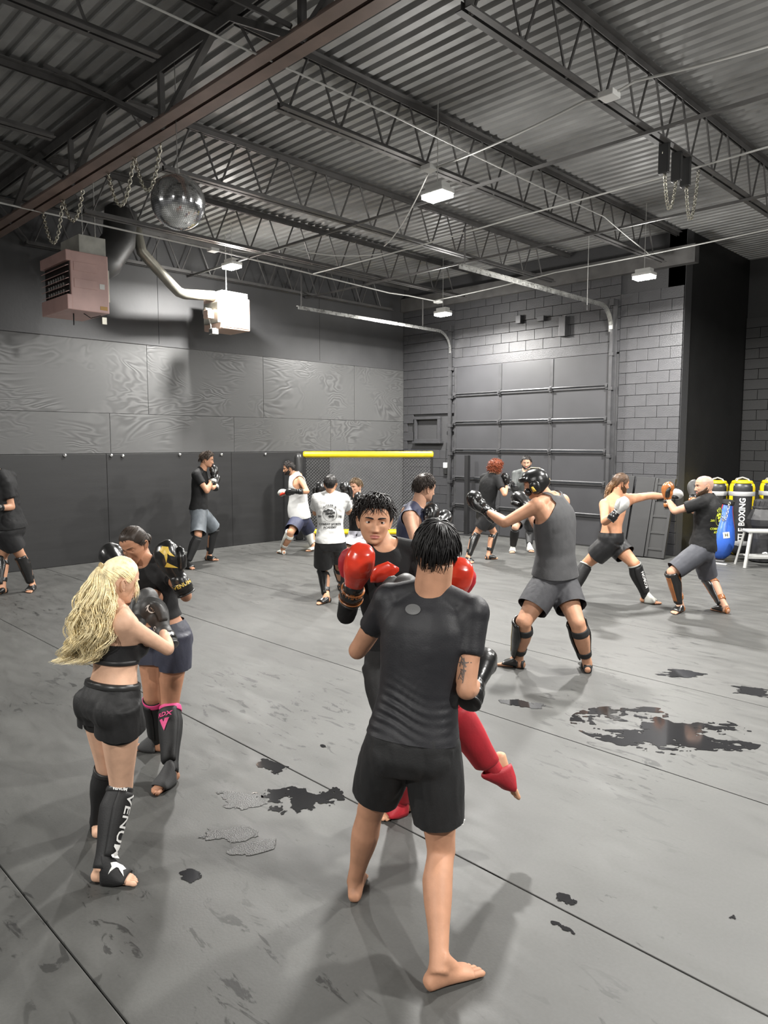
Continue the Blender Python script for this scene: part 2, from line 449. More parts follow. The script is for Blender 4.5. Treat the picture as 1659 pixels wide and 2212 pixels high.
# ------------------------------------------------------------------ overhead door
dr = empty('door_1', (0, 0, 0)); tag(dr, 'large charcoal sectional overhead door with steel struts', kind='structure')
rows = 6; rh = DH / rows; cw = (DX1 - DX0) / 3
for r in range(rows):
    for c in range(3):
        box('door_panel', (DX0 + c * cw + .004, YB - .02, r * rh + .004), (DX0 + (c + 1) * cw - .004, YB + .03, (r + 1) * rh - .004), M_DOOR, dr, bev=.004)
for c in range(4):
    x = DX0 + c * cw
    for r in range(rows):
        if 0 < c < 3: box('stile', (x - .035, YB - .032, r * rh + .012), (x + .035, YB - .018, (r + 1) * rh - .012), M_DOORMETAL, dr, bev=.003)
        else: box('stile', (x - .02 if c else x, YB - .032, r * rh + .012), (x + (.06 if c == 0 else 0), YB - .018, (r + 1) * rh - .012), M_DOORMETAL, dr, bev=.003)
hin = MB().box(v3(-.03, -.05, -.055), v3(.03, 0, .055), .004).tube([(-.04, -.045, 0), (.04, -.045, 0)], .012, 8).box(v3(-.018, -.075, -.02), v3(.018, -.04, .03), .003).mesh('hinge')
for r in range(1, rows):
    z = r * rh
    m = MB(); m.tube([(DX0, YB - .055, z + .022), (DX1, YB - .055, z + .022)], .017, 8); m.box(v3(DX0, YB - .05, z - .035), v3(DX1, YB - .02, z - .005))
    m.build('strut', M_DOORMETAL, dr)
    for c in range(4): obj('hinge', hin, M_DOORMETAL, dr, (DX0 + c * cw + (.03 if c == 0 else -.03 if c == 3 else 0), YB - .025, z))
box('bottom_seal', (DX0, YB - .03, 0.0), (DX1, YB + .02, .03), M_BLACK, dr)
def track(x, ystart, zh, label, side):
    o = empty('door_track', (0, 0, 0)); tag(o, label, 'door track')
    R = .42; yv = YB - .12
    pts = [(x, yv, zh - R - .05), (x, yv, zh - R)] + [(x, yv - R + R * math.cos(a), zh - R + R * math.sin(a)) for a in np.linspace(0, math.pi / 2, 10)[1:]] + [(x, ystart, zh)]
    m = MB(); n = len(pts)
    for i in range(n - 1):
        p, q = v3(*pts[i]), v3(*pts[i + 1]); t = nrm(q - p); nn = nrm(np.cross(v3(1, 0, 0), t))
        m.bar(p, q, .05, .008, nn); m.bar(p + nn * .028 - v3(side * .025, 0, 0), q + nn * .028 - v3(side * .025, 0, 0), .006, .06, nn)
    m.build('rail', M_GALV, o)
    MB().bar((x, yv + .012, .02), (x, yv + .012, zh - R), .06, .05, (0, 1, 0)).build('jamb_rail', M_DOORMETAL, o)
    MB().bar((x + side * .04, yv + .05, 0), (x + side * .04, yv + .05, zh + .1), .09, .012, (0, 1, 0)).build('wall_angle', M_DOORMETAL, o)
    for z in np.arange(.5, zh - .3, .62):
        MB().box(v3(x - .03, yv - .02, z - .03), v3(x + .05, yv + .08, z + .03), .004).build('bracket', M_DOORMETAL, o)
    MB().bar((x + side * .0, yv - .9, zh + .02), (x, yv - .9, JB), .03, .004).build('hanger', M_JOIST, o)
    MB().bar((x + side * .0, ystart + .1, zh + .02), (x, ystart + .1, JB), .03, .004).build('hanger', M_JOIST, o)
    MB().box(v3(x - .04, yv - .03, zh + .0), v3(x + .04, YB - .03, zh + .12), .004).build('spring_plate', M_DOORMETAL, o)
track(-6.56, 8.06, 4.47, 'long galvanised overhead door track on the right side of the door', 1)
track(-10.38, 8.2, 4.41, 'galvanised overhead door track near the corner, left of the door', -1)
for k, (px, py, w, h) in enumerate([(1120, 690, .12, .16), (1168, 688, .16, .10), (1215, 705, .14, .38)]):
    p = at_y(px, py, YB - .1); o = box('spring_bracket', (p[0] - w / 2, YB - .12, p[2] - h / 2), (p[0] + w / 2, YB - .02, p[2] + h / 2), M_DOORMETAL, bev=.006)
    tag(o, ['small steel bracket on the blocks left of the middle above the door', 'wide low steel bracket on the blocks above the door middle', 'tall dark steel bracket on the blocks above the door, right of middle'][k], 'bracket')
p = at_y(962, 1005, YB - .05)
o = empty('wall_switch', p); tag(o, 'small white switch box on the blocks left of the door', 'switch')
MB().box(v3(-.05, -.02, -.06), v3(.05, .03, .06), .008).build('cover', M_WHITE, o)
MB().box(v3(-.045, -.015, -.2), v3(.045, .03, -.065), .006).build('control_box', M_BLACK, o)
MB().tube([(0, 0, .06), (.01, .02, .5)], .006, 6).build('wire', M_BLACK, o)
# post in front of the door
p = at_z(1012, 1154); x, y = -9.72, 12.25
o = empty('steel_post', (x, y, 0)); tag(o, 'thin black upright post standing in front of the door', 'post')
MB().box(v3(-.045, -.045, .01), v3(.045, .045, 1.72), .006).build('shaft', M_BLKSTEEL, o)
MB().box(v3(-.16, -.12, 0), v3(.16, .12, .015), .004).build('base_plate', M_BLKSTEEL, o)
# ------------------------------------------------------------------ conduits and cables
def cable(name, pts, r, label, cat='cable', m=None, sag=0.0):
    P = []
    for i in range(len(pts) - 1):
        a, b = v3(*pts[i]), v3(*pts[i + 1])
        for t in np.linspace(0, 1, 9)[(0 if i == 0 else 1):]:
            P.append(a + (b - a) * t - up * sag * 4 * t * (1 - t))
    o = MB().tube(P, r, 6).build(name, m or M_CABLE, smooth=True); tag(o, label, cat); return o
z = 4.93
cable('conduit', [(-9.8, 1.0, z), (-9.9, 5.6, z), (-9.9, 6.2, z), (-10.25, 10.4, z), (-10.3, 11.0, z + .04), (-10.15, 11.7, z)], .013, 'long white conduit running along the left wall past two lamps', 'conduit')
cable('conduit', [(-10.1, 8.3, z), (-5.6, 8.14, z), (-1.2, 7.9, z)], .011, 'white conduit crossing the joists behind the central lamp', 'conduit', sag=.02)
cable('conduit', [(-4.79, 1.5, z + .02), (-4.8, 4.86, z + .02), (-4.9, 9.0, z + .02), (-5.3, 11.2, z)], .009, 'thin pale conduit running lengthwise over the central lamp', 'conduit', sag=.01)
cable('conduit', [(-5.4, 6.1, z), (-3.4, 5.85, z), (-3.0, 5.95, z + .06), (-1.1, 6.1, z)], .012, 'white cable from the central lamp to the lamp at right', 'cable', sag=.03)
cable('conduit', [(-10.1, 11.6, z), (-7.0, 11.2, z), (-3.0, 11.0, z)], .011, 'white conduit above the overhead door', 'conduit', sag=.02)
cable('power_cable', [(-9.66, 6.3, z), (-9.0, 6.9, z), (-8.2, 8.2, z)], .008, 'thin white cable looping from the lamp over the heater', sag=.08)
cable('power_cable', [(-5.5, 6.2, 4.96), (-8.0, 8.0, 4.96)], .007, 'thin pale cable between the joists left of the central lamp', sag=.1)
o = empty('pull_cord', (0, 0, 0)); p = at_y(1268, 665, 11.3); tag(o, 'thin pull cord hanging in front of the door track', 'cord')
MB().tube([(p[0], 11.3, p[2] + .05), (p[0], 11.3, HDECK + .005)], .005, 6).build('cord', M_CABLE, o); MB().tube([(p[0], 11.3, p[2] - .04), (p[0], 11.3, p[2] + .05)], .012, 8).build('pull', M_BLACK, o)
for k, (x, y) in enumerate([(-9.9, 6.2), (-10.15, 11.75), (-5.36, 6.05), (-3.2, 5.9)]):
    o = MB().box(v3(x - .07, y - .07, 4.9), v3(x + .07, y + .07, 4.95), .008).build('junction_box', M_WHITE)
    tag(o, 'pale square junction box on the ceiling ' + ['above the lamp over the small heater', 'above the lamp near the corner', 'above the central lamp', 'beside the upper right joist'][k], 'junction box')
# ------------------------------------------------------------------ unit heaters and ducts
M_HEAT = mat('dusty_pink_enamel', (.56, .36, .33), .45, var=.1, vscale=4)
M_HEAT2 = mat('cream_pink_enamel', (.55, .40, .33), .45, var=.1, vscale=4)
M_DUCT = mat('dull_duct_steel', (.3, .29, .25), .38, metal=.7, var=.2, vscale=5)
M_DUCTD = mat('black_painted_duct', (.03, .03, .03), .5)
o = empty('unit_heater', (-10.4, 4.3, 3.8)); tag(o, 'large dusty pink unit heater with louvred front near the left wall', 'heater')
X0, X1, Y0, Y1, Z0, Z1 = -.5, .4, -.3, .28, -.02, .76
MB().box(v3(X0, Y0 + .06, Z0), v3(X1, Y1, Z1), .012).build('casing', M_HEAT, o)
MB().box(v3(X0 - .01, Y0 - .0, Z0), v3(X1 + .01, Y0 + .07, Z0 + .2), .01).build('lower_panel', M_HEAT, o)
MB().box(v3(X0 - .01, Y0 - .0, Z1 - .14), v3(X1 + .01, Y0 + .07, Z1), .01).build('upper_panel', M_HEAT, o)
MB().box(v3(X0 + .03, Y0 + .05, Z0 + .2), v3(X1 - .03, Y0 + .065, Z1 - .14)).build('dark_interior', M_BLACK, o)
for k in range(5):
    zz = Z0 + .24 + k * .085
    MB().bar((X0 + .02, Y0 + .02, zz), (X1 - .02, Y0 + .02, zz), .05, .008, (0, -.5, 1)).build('louvre', M_HEAT, o)
for k in range(7):
    for j in range(3): MB().tube([(X0 + .18 + k * .085, Y0 + .045, Z0 + .23 + j * .09), (X0 + .18 + k * .085, Y0 + .045, Z0 + .29 + j * .09)], .016, 8).build('burner_tube', M_GALV, o)
for (a, b, c, d) in [(-.2, .12, .5, .62), (-.2, .12, .28, .40)]:
    MB().box(v3(X1 - .003, a, c), v3(X1 + .006, b, d), .004).build('access_panel', M_HEAT, o)
MB().box(v3(X1, .15, .3), v3(X1 + .006, .22, .37)).build('rating_label', M_WHITE, o)
MB().box(v3(X1, .15, .02), v3(X1 + .005, .25, .07)).build('warning_label', mat('ochre_label', (.5, .3, .1), .6), o)
MB().box(v3(X0 + .25, -.1, Z1), v3(X1 - .03, .27, Z1 + .24), .006).build('draft_hood', mat('dusty_grey_sheet', (.42, .42, .38), .5, var=.2), o)
for xx in (X1 - .2, X1 - .62):
    MB().tube([(xx, .2, Z1), (xx, .2, HDECK - 3.79)], .008, 6).build('hanger_rod', M_GALV, o)
MB().box(v3(X0 + .1, Y1, .15), v3(X1 - .1, Y1 + .06, .6), .01).build('fan_guard', M_DUCT, o)
MB().tube([(.1, -.1, Z0), (.1, -.1, Z0 - .16)], .01, 8).build('gas_pipe', M_BLKSTEEL, o)
MB().tube([(.2, 0, Z0), (.24, .08, Z0 - .06), (.3, .2, Z0 - .02)], .006, 6).build('wire', M_BLACK, o)
MB().box(v3(.3, .2, Z0 - .14), v3(.33, .27, Z0 - .04), .004).build('hanging_tag', M_DUCT, o)
o = empty('unit_heater', (-11.1, 7.2, 3.93)); tag(o, 'smaller cream unit heater lit brightly by the lamp above it', 'heater')
MB().box(v3(-.3, -.28, 0), v3(.3, .28, .55), .02).build('casing', M_HEAT2, o)
MB().box(v3(-.28, -.27, .55), v3(.28, .25, .64), .006).build('top_hood', mat('pale_grey_sheet', (.6, .6, .56), .5), o)
MB().box(v3(.298, -.24, .03), v3(.306, .25, .5), .006).build('side_panel', M_HEAT2, o)
MB().box(v3(-.2, -.34, .1), v3(.25, -.28, .45), .008).build('fan_grille', M_DUCT, o)
MB().lathe([(.02, -.10), (.07, -.09), (.07, .02), (.02, .03)], 12, (.05, -.38, .28), 1).build('fan_motor', M_DUCT, o)
MB().box(v3(.05, -.5, .16), v3(.2, -.38, .3), .01).build('gas_valve', M_HEAT2, o)
MB().tube([(.1, -.42, .16), (.12, -.40, .05), (.05, -.35, -.05), (.12, -.3, -.06), (.16, -.33, .02)], .012, 8).build('gas_pipe', M_GALV, o)
MB().box(v3(.08, -.42, -.1), v3(.2, -.3, 0), .01).build('regulator', M_GALV, o)
MB().tube([(0, 0, .6), (0, 0, HDECK - 3.92)], .01, 6).build('hanger_rod', M_GALV, o)
MB().tube([(.307, -.05, .5), (.31, -.1, .38), (.307, -.14, .3)], .005, 6).build('wire', M_BLACK, o)
o = MB().tube([(-11.05, 6.92, 4.50), (-11.05, 6.35, 4.45), (-11.05, 6.25, 4.47), (-11.05, 6.12, 4.57), (-11.05, 5.62, 5.0), (-11.05, 5.5, 5.5)], .085, 16).build('flue_pipe', M_DUCT, smooth=True)
tag(o, 'bent dull metal flue pipe joining the two heaters', 'pipe')
o = MB().tube([(-10.9, 4.62, 4.5), (-11.0, 5.0, 4.75), (-11.05, 5.25, 5.1), (-11.05, 5.3, 5.55)], [.26, .26, .25, .24], 20).build('round_duct', M_DUCTD, smooth=True)
tag(o, 'wide black round duct rising behind the large heater', 'duct')
# ------------------------------------------------------------------ mirror ball and chains
pb = at_d(385, 437, 6.95); R = .246
o = empty('mirror_ball', pb); tag(o, 'round mirror ball hanging below the girder', 'mirror ball')
rng = np.random.default_rng(3); m = MB()
for i in range(44):
    t0, t1 = math.pi * (i + .04) / 44, math.pi * (i + .96) / 44
    nn = max(6, int(88 * math.sin((t0 + t1) / 2)))
    for k in range(nn):
        a0, a1 = 2 * math.pi * (k + .04) / nn, 2 * math.pi * (k + .96) / nn
        q = [v3(math.sin(t) * math.cos(a), math.sin(t) * math.sin(a), math.cos(t)) * R for t, a in ((t0, a0), (t1, a0), (t1, a1), (t0, a1))]
        c = sum(q) / 4; tilt = rng.normal(0, .012, 3)
        m.add([c + (x - c) + np.cross(tilt, x - c) for x in q], [(0, 1, 2, 3)])
tl = m.build('mirror_tiles', mat('silver_mirror', (.9, .91, .92), .14, metal=1), o); tl['kind'] = 'stuff'
MB().lathe([(R * .985 * math.sin(t) + .0005, -R * .985 * math.cos(t)) for t in np.linspace(0, math.pi, 24)], 40).build('core', mat('dark_grout', (.1, .1, .1), .6), o, smooth=True)
MB().tube([(0, 0, R - .01), (0, 0, R + .05)], .02, 12).build('cap', M_GALV, o)
MB().tube([(0, 0, R + .05), (0, 0, HDECK + .005 - pb[2])], .004, 6).build('hanging_wire', M_GALV, o)
def chain(a, b, low, label, r=.0065, link=.052):
    a, b = v3(*a), v3(*b); mid = (a + b) / 2; L = []
    for t in np.linspace(0, 1, 120):
        p = a + (b - a) * t; hz = a[2] + (b[2] - a[2]) * t
        p[2] = hz - (mid[2] - low) * (1 - abs(2 * t - 1) ** 2.0); L.append(p)
    L = np.array(L); s = np.concatenate([[0], np.cumsum(np.linalg.norm(np.diff(L, axis=0), axis=1))])
    m = MB(); n = int(s[-1] / (link * .72))
    for k in range(n):
        sc = (k + .5) / n * s[-1]; c = np.array([np.interp(sc, s, L[:, i]) for i in range(3)])
        c2 = np.array([np.interp(sc + .01, s, L[:, i]) for i in range(3)]); t = nrm(c2 - c)
        u = nrm(np.cross(t, v3(.3, 1, .2))); w = np.cross(t, u)
        if k % 2: u, w = w, u
        P = [c + t * (link / 2 * math.cos(q) * 1.0) + u * (.018 * math.sin(q)) for q in np.linspace(0, 2 * math.pi, 11)[:-1]]
        m.tube(P, r, 5, closed=True)
    o = m.build('hanging_chain', M_CHAIN, smooth=True); tag(o, label, 'chain', 'chains looped from the roof steel')
chain((-7.95, GY + .12, 4.98), (-7.34, GY + .12, 4.9), 4.52, 'looped steel chain hanging left of the mirror ball, second from left')
chain((-7.32, GY + .12, 4.98), (-6.76, GY + .12, 4.9), 4.53, 'looped steel chain closest to the mirror ball')
chain((-9.85, GY + .12, 4.98), (-9.2, GY + .12, 4.9), 4.48, 'looped steel chain at the far left end of the girder')
chain((-9.2, GY + .12, 4.98), (-8.6, GY + .12, 4.9), 4.62, 'short looped steel chain overlapping the leftmost one')
chain((-3.35, 7.3, 4.93), (-3.35, 7.66, 4.93), 4.38, 'thin looped chain under the right joist, left of its pair', .005, .045)
chain((-3.35, 7.83, 4.93), (-3.35, 8.17, 4.93), 4.38, 'thin looped chain under the right joist, right of its pair', .005, .045)
for k, y in enumerate((7.32, 7.62, 7.84)):
    o = MB().box(v3(-3.4, y - .03, 4.68), v3(-3.3, y + .03, 4.97), .01).build('chain_strap', M_BLACK); tag(o, 'black strap on the right joist holding a chain, ' + ORD[k] + ' from the left', 'strap')
# ------------------------------------------------------------------ cage panel across the corner
a, b = at_d(655, 1000, 14.45), at_d(936, 1000, 14.45); a[2] = b[2] = 0
L = np.linalg.norm(b - a); d = nrm(b - a); rz = math.atan2(d[1], d[0])
cg = empty('cage_panel', a, rz); tag(cg, 'chain-link cage panel with yellow padded rails across the corner', 'cage panel')
def pad(z, r, name):
    prof = [(r * .55, 0), (r * .95, .012), (r, .04), (r, L - .04), (r * .95, L - .012), (r * .55, L)]
    MB().lathe(prof, 20, (0, 0, z), 0).build(name, M_YEL, cg, smooth=True)
pad(1.755, .062, 'top_pad'); pad(.20, .055, 'bottom_pad')
for x in (.03, L - .03): MB().tube([(x, 0, .02), (x, 0, 1.75)], .024, 10).build('upright', M_BLKSTEEL, cg)
for x in (.35, L - .5): MB().tube([(x, -.3, .02), (x, -.25, .04), (x, 0, .16), (x, .25, .04), (x, .3, .02)], .018, 8).build('foot', M_BLKSTEEL, cg)
m = MB(); s = .062; zz = np.arange(.25, 1.70, s / 2)
for k in range(int(2 * (L - .06) / s)):
    P = [(min(.03 + (k + (i + k) % 2) * s / 2, L - .03), .004 if (i + k) % 2 else -.004, z) for i, z in enumerate(zz)]
    m.tube(P, .0038, 4, caps=False)
w = m.build('chain_link_mesh', mat('dark_coated_wire', (.20, .20, .20), .4, metal=.3), cg); w['kind'] = 'stuff'
o = empty('padded_post', (*at_d(646, 1100, 14.62)[:2], 0)); tag(o, 'black padded post standing against the wall mats beside the cage', 'post')
MB().lathe([(.06, .02), (.085, .04), (.085, 1.68), (.06, 1.76), (.01, 1.78)], 18).build('pad', M_BLACK, o, smooth=True)
MB().lathe([(.12, 0), (.12, .02), (.02, .022)], 18).build('base', M_BLKSTEEL, o)
# ------------------------------------------------------------------ boards leaning on the pier
def lean(name, p, w, h, th, ang, rz, m, label, cat, frame=False):
    o = empty(name, p, rz); tag(o, label, cat); o.rotation_euler[0] = -ang
    MB().box(v3(-w / 2, -th / 2, 0), v3(w / 2, th / 2, h), .006).build('board_face', m, o)
    if frame:
        for sx in (-1, 1): MB().box(v3(sx * w / 2 - .025, -th / 2 - .02, 0), v3(sx * w / 2 + .025, th / 2 + .01, h), .005).build('edge_rail', M_BLACK, o)
        for z in np.linspace(.15, h - .1, 5): MB().box(v3(-w / 2, -th / 2 - .012, z - .02), v3(w / 2, th / 2, z + .02), .004).build('rung', M_BLACK, o)
    return o
lean('leaning_board', (-6.23, 12.08, .01), .44, 1.42, .04, .24, 0, M_PAD, 'dark flat board leaning against the pier, nearer the door', 'board')
lean('leaning_board', (-5.77, 11.99, .01), .34, 1.42, .05, .27, 0, M_PAD, 'dark grey board leaning at the pier behind the long-haired fighter', 'board')
lean('leaning_rack', (-5.42, 12.02, .01), .30, 1.40, .03, .26, 0, M_BLACK, 'narrow black slatted rack leaning at the pier corner', 'rack', True)
# ------------------------------------------------------------------ bags and stool in the recess
M_BAG = mat('black_bag_vinyl', (.022, .022, .023), .38, var=.2, vscale=6, bump=.25, bscale=12)
M_GREYTAPE = mat('grey_webbing', (.33, .33, .33), .6)
M_BLUE = mat('blue_vinyl', (.03, .10, .42), .3, bump=.12, bscale=18)
M_RED = mat('red_piping', (.45, .02, .02), .4)
M_INK = mat('white_print', (.75, .75, .73), .6)
# ------------------------------------------------------------------ lettering helpers
def text_shape(s, size, bold=0.0, sx=1.0, slant=0.0):
    cu = bpy.data.curves.new('lettering', 'FONT'); cu.body = s; cu.size = size; cu.align_x = 'CENTER'; cu.align_y = 'CENTER'
    cu.resolution_u = 2; cu.offset = bold * size; cu.shear = slant
    o = bpy.data.objects.new('lettering', cu); COL.objects.link(o)
    dg = bpy.context.evaluated_depsgraph_get()
    me = bpy.data.meshes.new_from_object(o.evaluated_get(dg))
    V = [(v.co.x * sx, v.co.y) for v in me.vertices]; F = [tuple(p.vertices) for p in me.polygons]
    bpy.data.objects.remove(o); bpy.data.curves.remove(cu); bpy.data.meshes.remove(me)
    return V, F
def poly_shape(polys):
    V = []; F = []
    for P in polys:
        n = len(V); V += [tuple(p) for p in P]; F.append(tuple(range(n, n + len(P))))
    return V, F
def ring_shape(r0, r1, n=20, cx=0, cy=0, ex=1.0):
    V = []; F = []
    for k in range(n):
        a = 2 * math.pi * k / n
        V += [(cx + r0 * ex * math.cos(a), cy + r0 * math.sin(a)), (cx + r1 * ex * math.cos(a), cy + r1 * math.sin(a))]
    for k in range(n):
        j = (k + 1) % n; F.append((2 * k, 2 * k + 1, 2 * j + 1, 2 * j))
    return V, F
def join_shapes(*S):
    V = []; F = []
    for (a, b), dx, dy in S:
        n = len(V); V += [(x + dx, y + dy) for x, y in a]; F += [tuple(i + n for i in f) for f in b]
    return V, F
def bvh_of(o):
    me = o.data
    return BVHTree.FromPolygons([v.co[:] for v in me.vertices], [tuple(p.vertices) for p in me.polygons])
def decal(name, shape, org, ux, uy, target, m, parent, off=.003, seg=.02):
    """flat print laid onto a curved surface (all in the parent's local space)"""
    V, F = shape
    bm = bmesh.new(); vs_ = [bm.verts.new((x, y, 0)) for x, y in V]
    for f in F:
        try: bm.faces.new([vs_[i] for i in f])
        except ValueError: pass
    bmesh.ops.triangulate(bm, faces=bm.faces[:])
    for _ in range(3):
        le = [e for e in bm.edges if e.calc_length() > seg]
        if not le: break
        bmesh.ops.subdivide_edges(bm, edges=le, cuts=1)
        bmesh.ops.triangulate(bm, faces=[f for f in bm.faces if len(f.verts) > 3])
    ux = nrm(ux); uy = nrm(uy - (uy @ ux) * ux); nn = np.cross(ux, uy); org = np.asarray(org, float)
    t = target if isinstance(target, BVHTree) else bvh_of(target)
    hits = []; 
    for v in bm.verts:
        p = org + ux * v.co.x + uy * v.co.y
        h, n_, i_, d_ = t.ray_cast(Vector(p + nn * .25), Vector(-nn), .5)
        hits.append((v, p, h))
    ds = [float((np.array(h) - p) @ nn) for v, p, h in hits if h is not None]
    md = sum(ds) / len(ds) if ds else 0.0
    for v, p, h in hits:
        v.co = Vector(np.array(h) + nn * off) if h is not None else Vector(p + nn * (md + off))
    me = bpy.data.meshes.new(name); bm.to_mesh(me); bm.free()
    return obj(name, me, m, parent)

# ------------------------------------------------------------------ punching bags and stool
def heavy_bag(x, y, rz, r, h, label, yellow=True, text=True, tilt=0.0):
    o = empty('punching_bag', (x, y, 0), rz); tag(o, label, 'punching bag', 'heavy punching bags stored in the recess'); o.rotation_euler[1] = tilt
    def prof(k, z0=0.0, z1=1.0):
        P = []
        for t in np.linspace(z0, z1, 24):
            e = min(1, (min(t, 1 - t) * h) / (.09)); rr = r * (1 - (1 - e) ** 2 * .55) * (1 + .012 * math.sin(9 * t))
            P.append((rr + k, t * h + .005))
        return P
    bd = MB().lathe(prof(0), 32).build('bag_body', M_BAG, o, smooth=True)
    for zc in (.80, .14):
        MB().lathe([(r + .006, zc * h), (r + .009, zc * h + .005), (r + .009, zc * h + .075), (r + .006, zc * h + .08)], 32).build('webbing_band', M_GREYTAPE, o, smooth=True)
    if yellow:
        for a0, a1 in ((-.75, -.25), (-2.9, -2.4), (.9, 1.5), (1.8, 2.3)):
            V = []; F = []; P = prof(.004, .0, 1.0); Q = 7
            for rr, z in P:
                for j in range(Q):
                    a = a0 + (a1 - a0) * j / (Q - 1); V.append((rr * math.cos(a), rr * math.sin(a), z))
            for i in range(len(P) - 1):
                for j in range(Q - 1): F.append((i * Q + j, i * Q + j + 1, (i + 1) * Q + j + 1, (i + 1) * Q + j))
            obj('yellow_panel', mesh_from(V, F, 'yellow_panel', True), M_YEL, o)
        MB().lathe([(.01, h + .01), (r * .5, h + .012), (r * .78, h - .0), (r * .9, h - .04)], 28).build('top_cap', M_YEL, o, smooth=True)
    for k in range(4):
        a = math.pi / 4 + k * math.pi / 2
        MB().tube([(r * .95 * math.cos(a), r * .95 * math.sin(a), h - .08), (r * .6 * math.cos(a), r * .6 * math.sin(a), h + .03), (0, 0, h + .06)], .012, 6).build('strap', M_BLACK if not yellow else M_GREYTAPE, o)
    if text:
        b = bvh_of(bd); f = v3(math.cos(-math.pi / 2), math.sin(-math.pi / 2), 0)
        decal('lettering', text_shape('TITLE BOXING', .135, .025, .95), f * r + up * (h * .46), v3(0, 0, 1), v3(-1, 0, 0), b, M_INK, o, .006)
    return o
VR = math.radians(25)
B1, B2, B3 = at_z(1596, 1198), at_z(1662, 1196), at_z(1543, 1192)
heavy_bag(B1[0], B1[1], VR, .205, 1.32, 'tall black and yellow bag lettered in white, behind the grey stool')
heavy_bag(B2[0], B2[1], VR, .215, 1.32, 'black and yellow bag at the right edge of the picture', text=False)
heavy_bag(B3[0], B3[1], VR, .19, 1.30, 'black and yellow bag hidden behind the bald fighter', text=False)
# headless torso-shaped bag
p = at_z(1644, 1213); o = empty('torso_bag', (p[0], p[1], 0), VR); tag(o, 'black angular torso-shaped punching bag under the stool seat', 'punching bag', 'heavy punching bags stored in the recess')
tb = MB().lathe([(.10, .005), (.19, .02), (.20, .1), (.19, .4), (.17, .5), (.235, .62), (.25, .72), (.16, .92), (.155, 1.02), (.12, 1.05), (.02, 1.06)], 10).build('bag_body', M_BAG, o)
MB().lathe([(.172, .90), (.177, .905), (.177, .925), (.172, .93)], 24).build('seam_band', M_BLACK, o)
for k in range(14):
    a = 2 * math.pi * k / 14
    MB().tube([(.158 * math.cos(a), .158 * math.sin(a), .955), (.150 * math.cos(a + .15), .150 * math.sin(a + .15), 1.03)], .006, 5).build('lace', M_BLACK, o)
decal('lettering', text_shape('CE', .15, .03, .9), v3(.05, -.2, .13), v3(1, 0, 0), v3(0, 0, 1), tb, M_INK, o, .008)
# blue teardrop bag, leaning
p = at_z(1551, 1211); o = empty('teardrop_bag', (p[0], p[1], .03), VR); tag(o, 'blue teardrop punching bag with red piping leaning behind the bald fighter', 'punching bag'); o.rotation_euler[1] = math.radians(7)
prof = [(.02, 0), (.10, .02), (.17, .10), (.205, .24), (.205, .36), (.17, .54), (.12, .70), (.085, .84), (.075, .93), (.05, .97), (.01, .98)]
td = MB().lathe(prof, 28).build('bag_body', M_BLUE, o, smooth=True)
for a in (0.25, math.pi + .25):
    MB().tube([((r + .004) * math.cos(a), (r + .004) * math.sin(a), z) for r, z in prof], .008, 6).build('piping', M_RED, o)
decal('badge', poly_shape([[(-.05, -.05), (.05, -.05), (.05, .05), (-.05, .05)]]), v3(.04, -.2, .44), v3(1, 0, .25), v3(-.25, 0, 1), td, mat('cream_badge', (.6, .58, .4), .5), o, .004)
decal('badge_mark', text_shape('H', .07, .03), v3(.04, -.2, .44), v3(1, 0, .25), v3(-.25, 0, 1), td, M_BLACK, o, .007)
MB().lathe([(.085, .93), (.1, .95), (.1, 1.0), (.06, 1.02)], 18).build('top_ring', M_BLACK, o)
chain((p[0] + .16, p[1] - .05, 1.0), (p[0] + .10, p[1] - .22, .80), .72, 'bright chain draped on the blue teardrop bag', .006, .05)
# stool
M_STOOL = mat('grey_plastic_stool', (.30, .30, .29), .45)
p = at_z(1640, 1224); o = empty('step_stool', (p[0], p[1], 0), VR + .25); tag(o, 'pale grey folding step stool in front of the bags', 'stool')
MB().box(v3(-.24, -.15, .56), v3(.24, .15, .60), .015).build('seat', M_STOOL, o)
for sx in (-1, 1):
    for sy in (-1, 1):
        MB().bar((sx * .20, sy * .12, .57), (sx * .30, sy * .2, .005), .045, .03).build('leg', M_STOOL, o)
for sy in (-1, 1): MB().bar((-.27, sy * .175, .17), (.27, sy * .175, .17), .02, .03).build('crossbar', M_STOOL, o)
MB().box(v3(-.26, -.17, .18), v3(.26, .0, .20), .008).build('lower_step', M_STOOL, o)
for k, (px, py, w) in enumerate([(1545, 1211, .30), (1552, 1219, .26)]):
    q = at_z(px, py); o = MB().box(v3(q[0] - w / 2, q[1] - .03, 0.001), v3(q[0] + w / 2, q[1] + .03, .02), .004).build('floor_strip', M_GREYTAPE); tag(o, ['pale strip lying on the floor at the recess edge', 'second pale strip on the floor, nearer the camera'][k], 'strip')

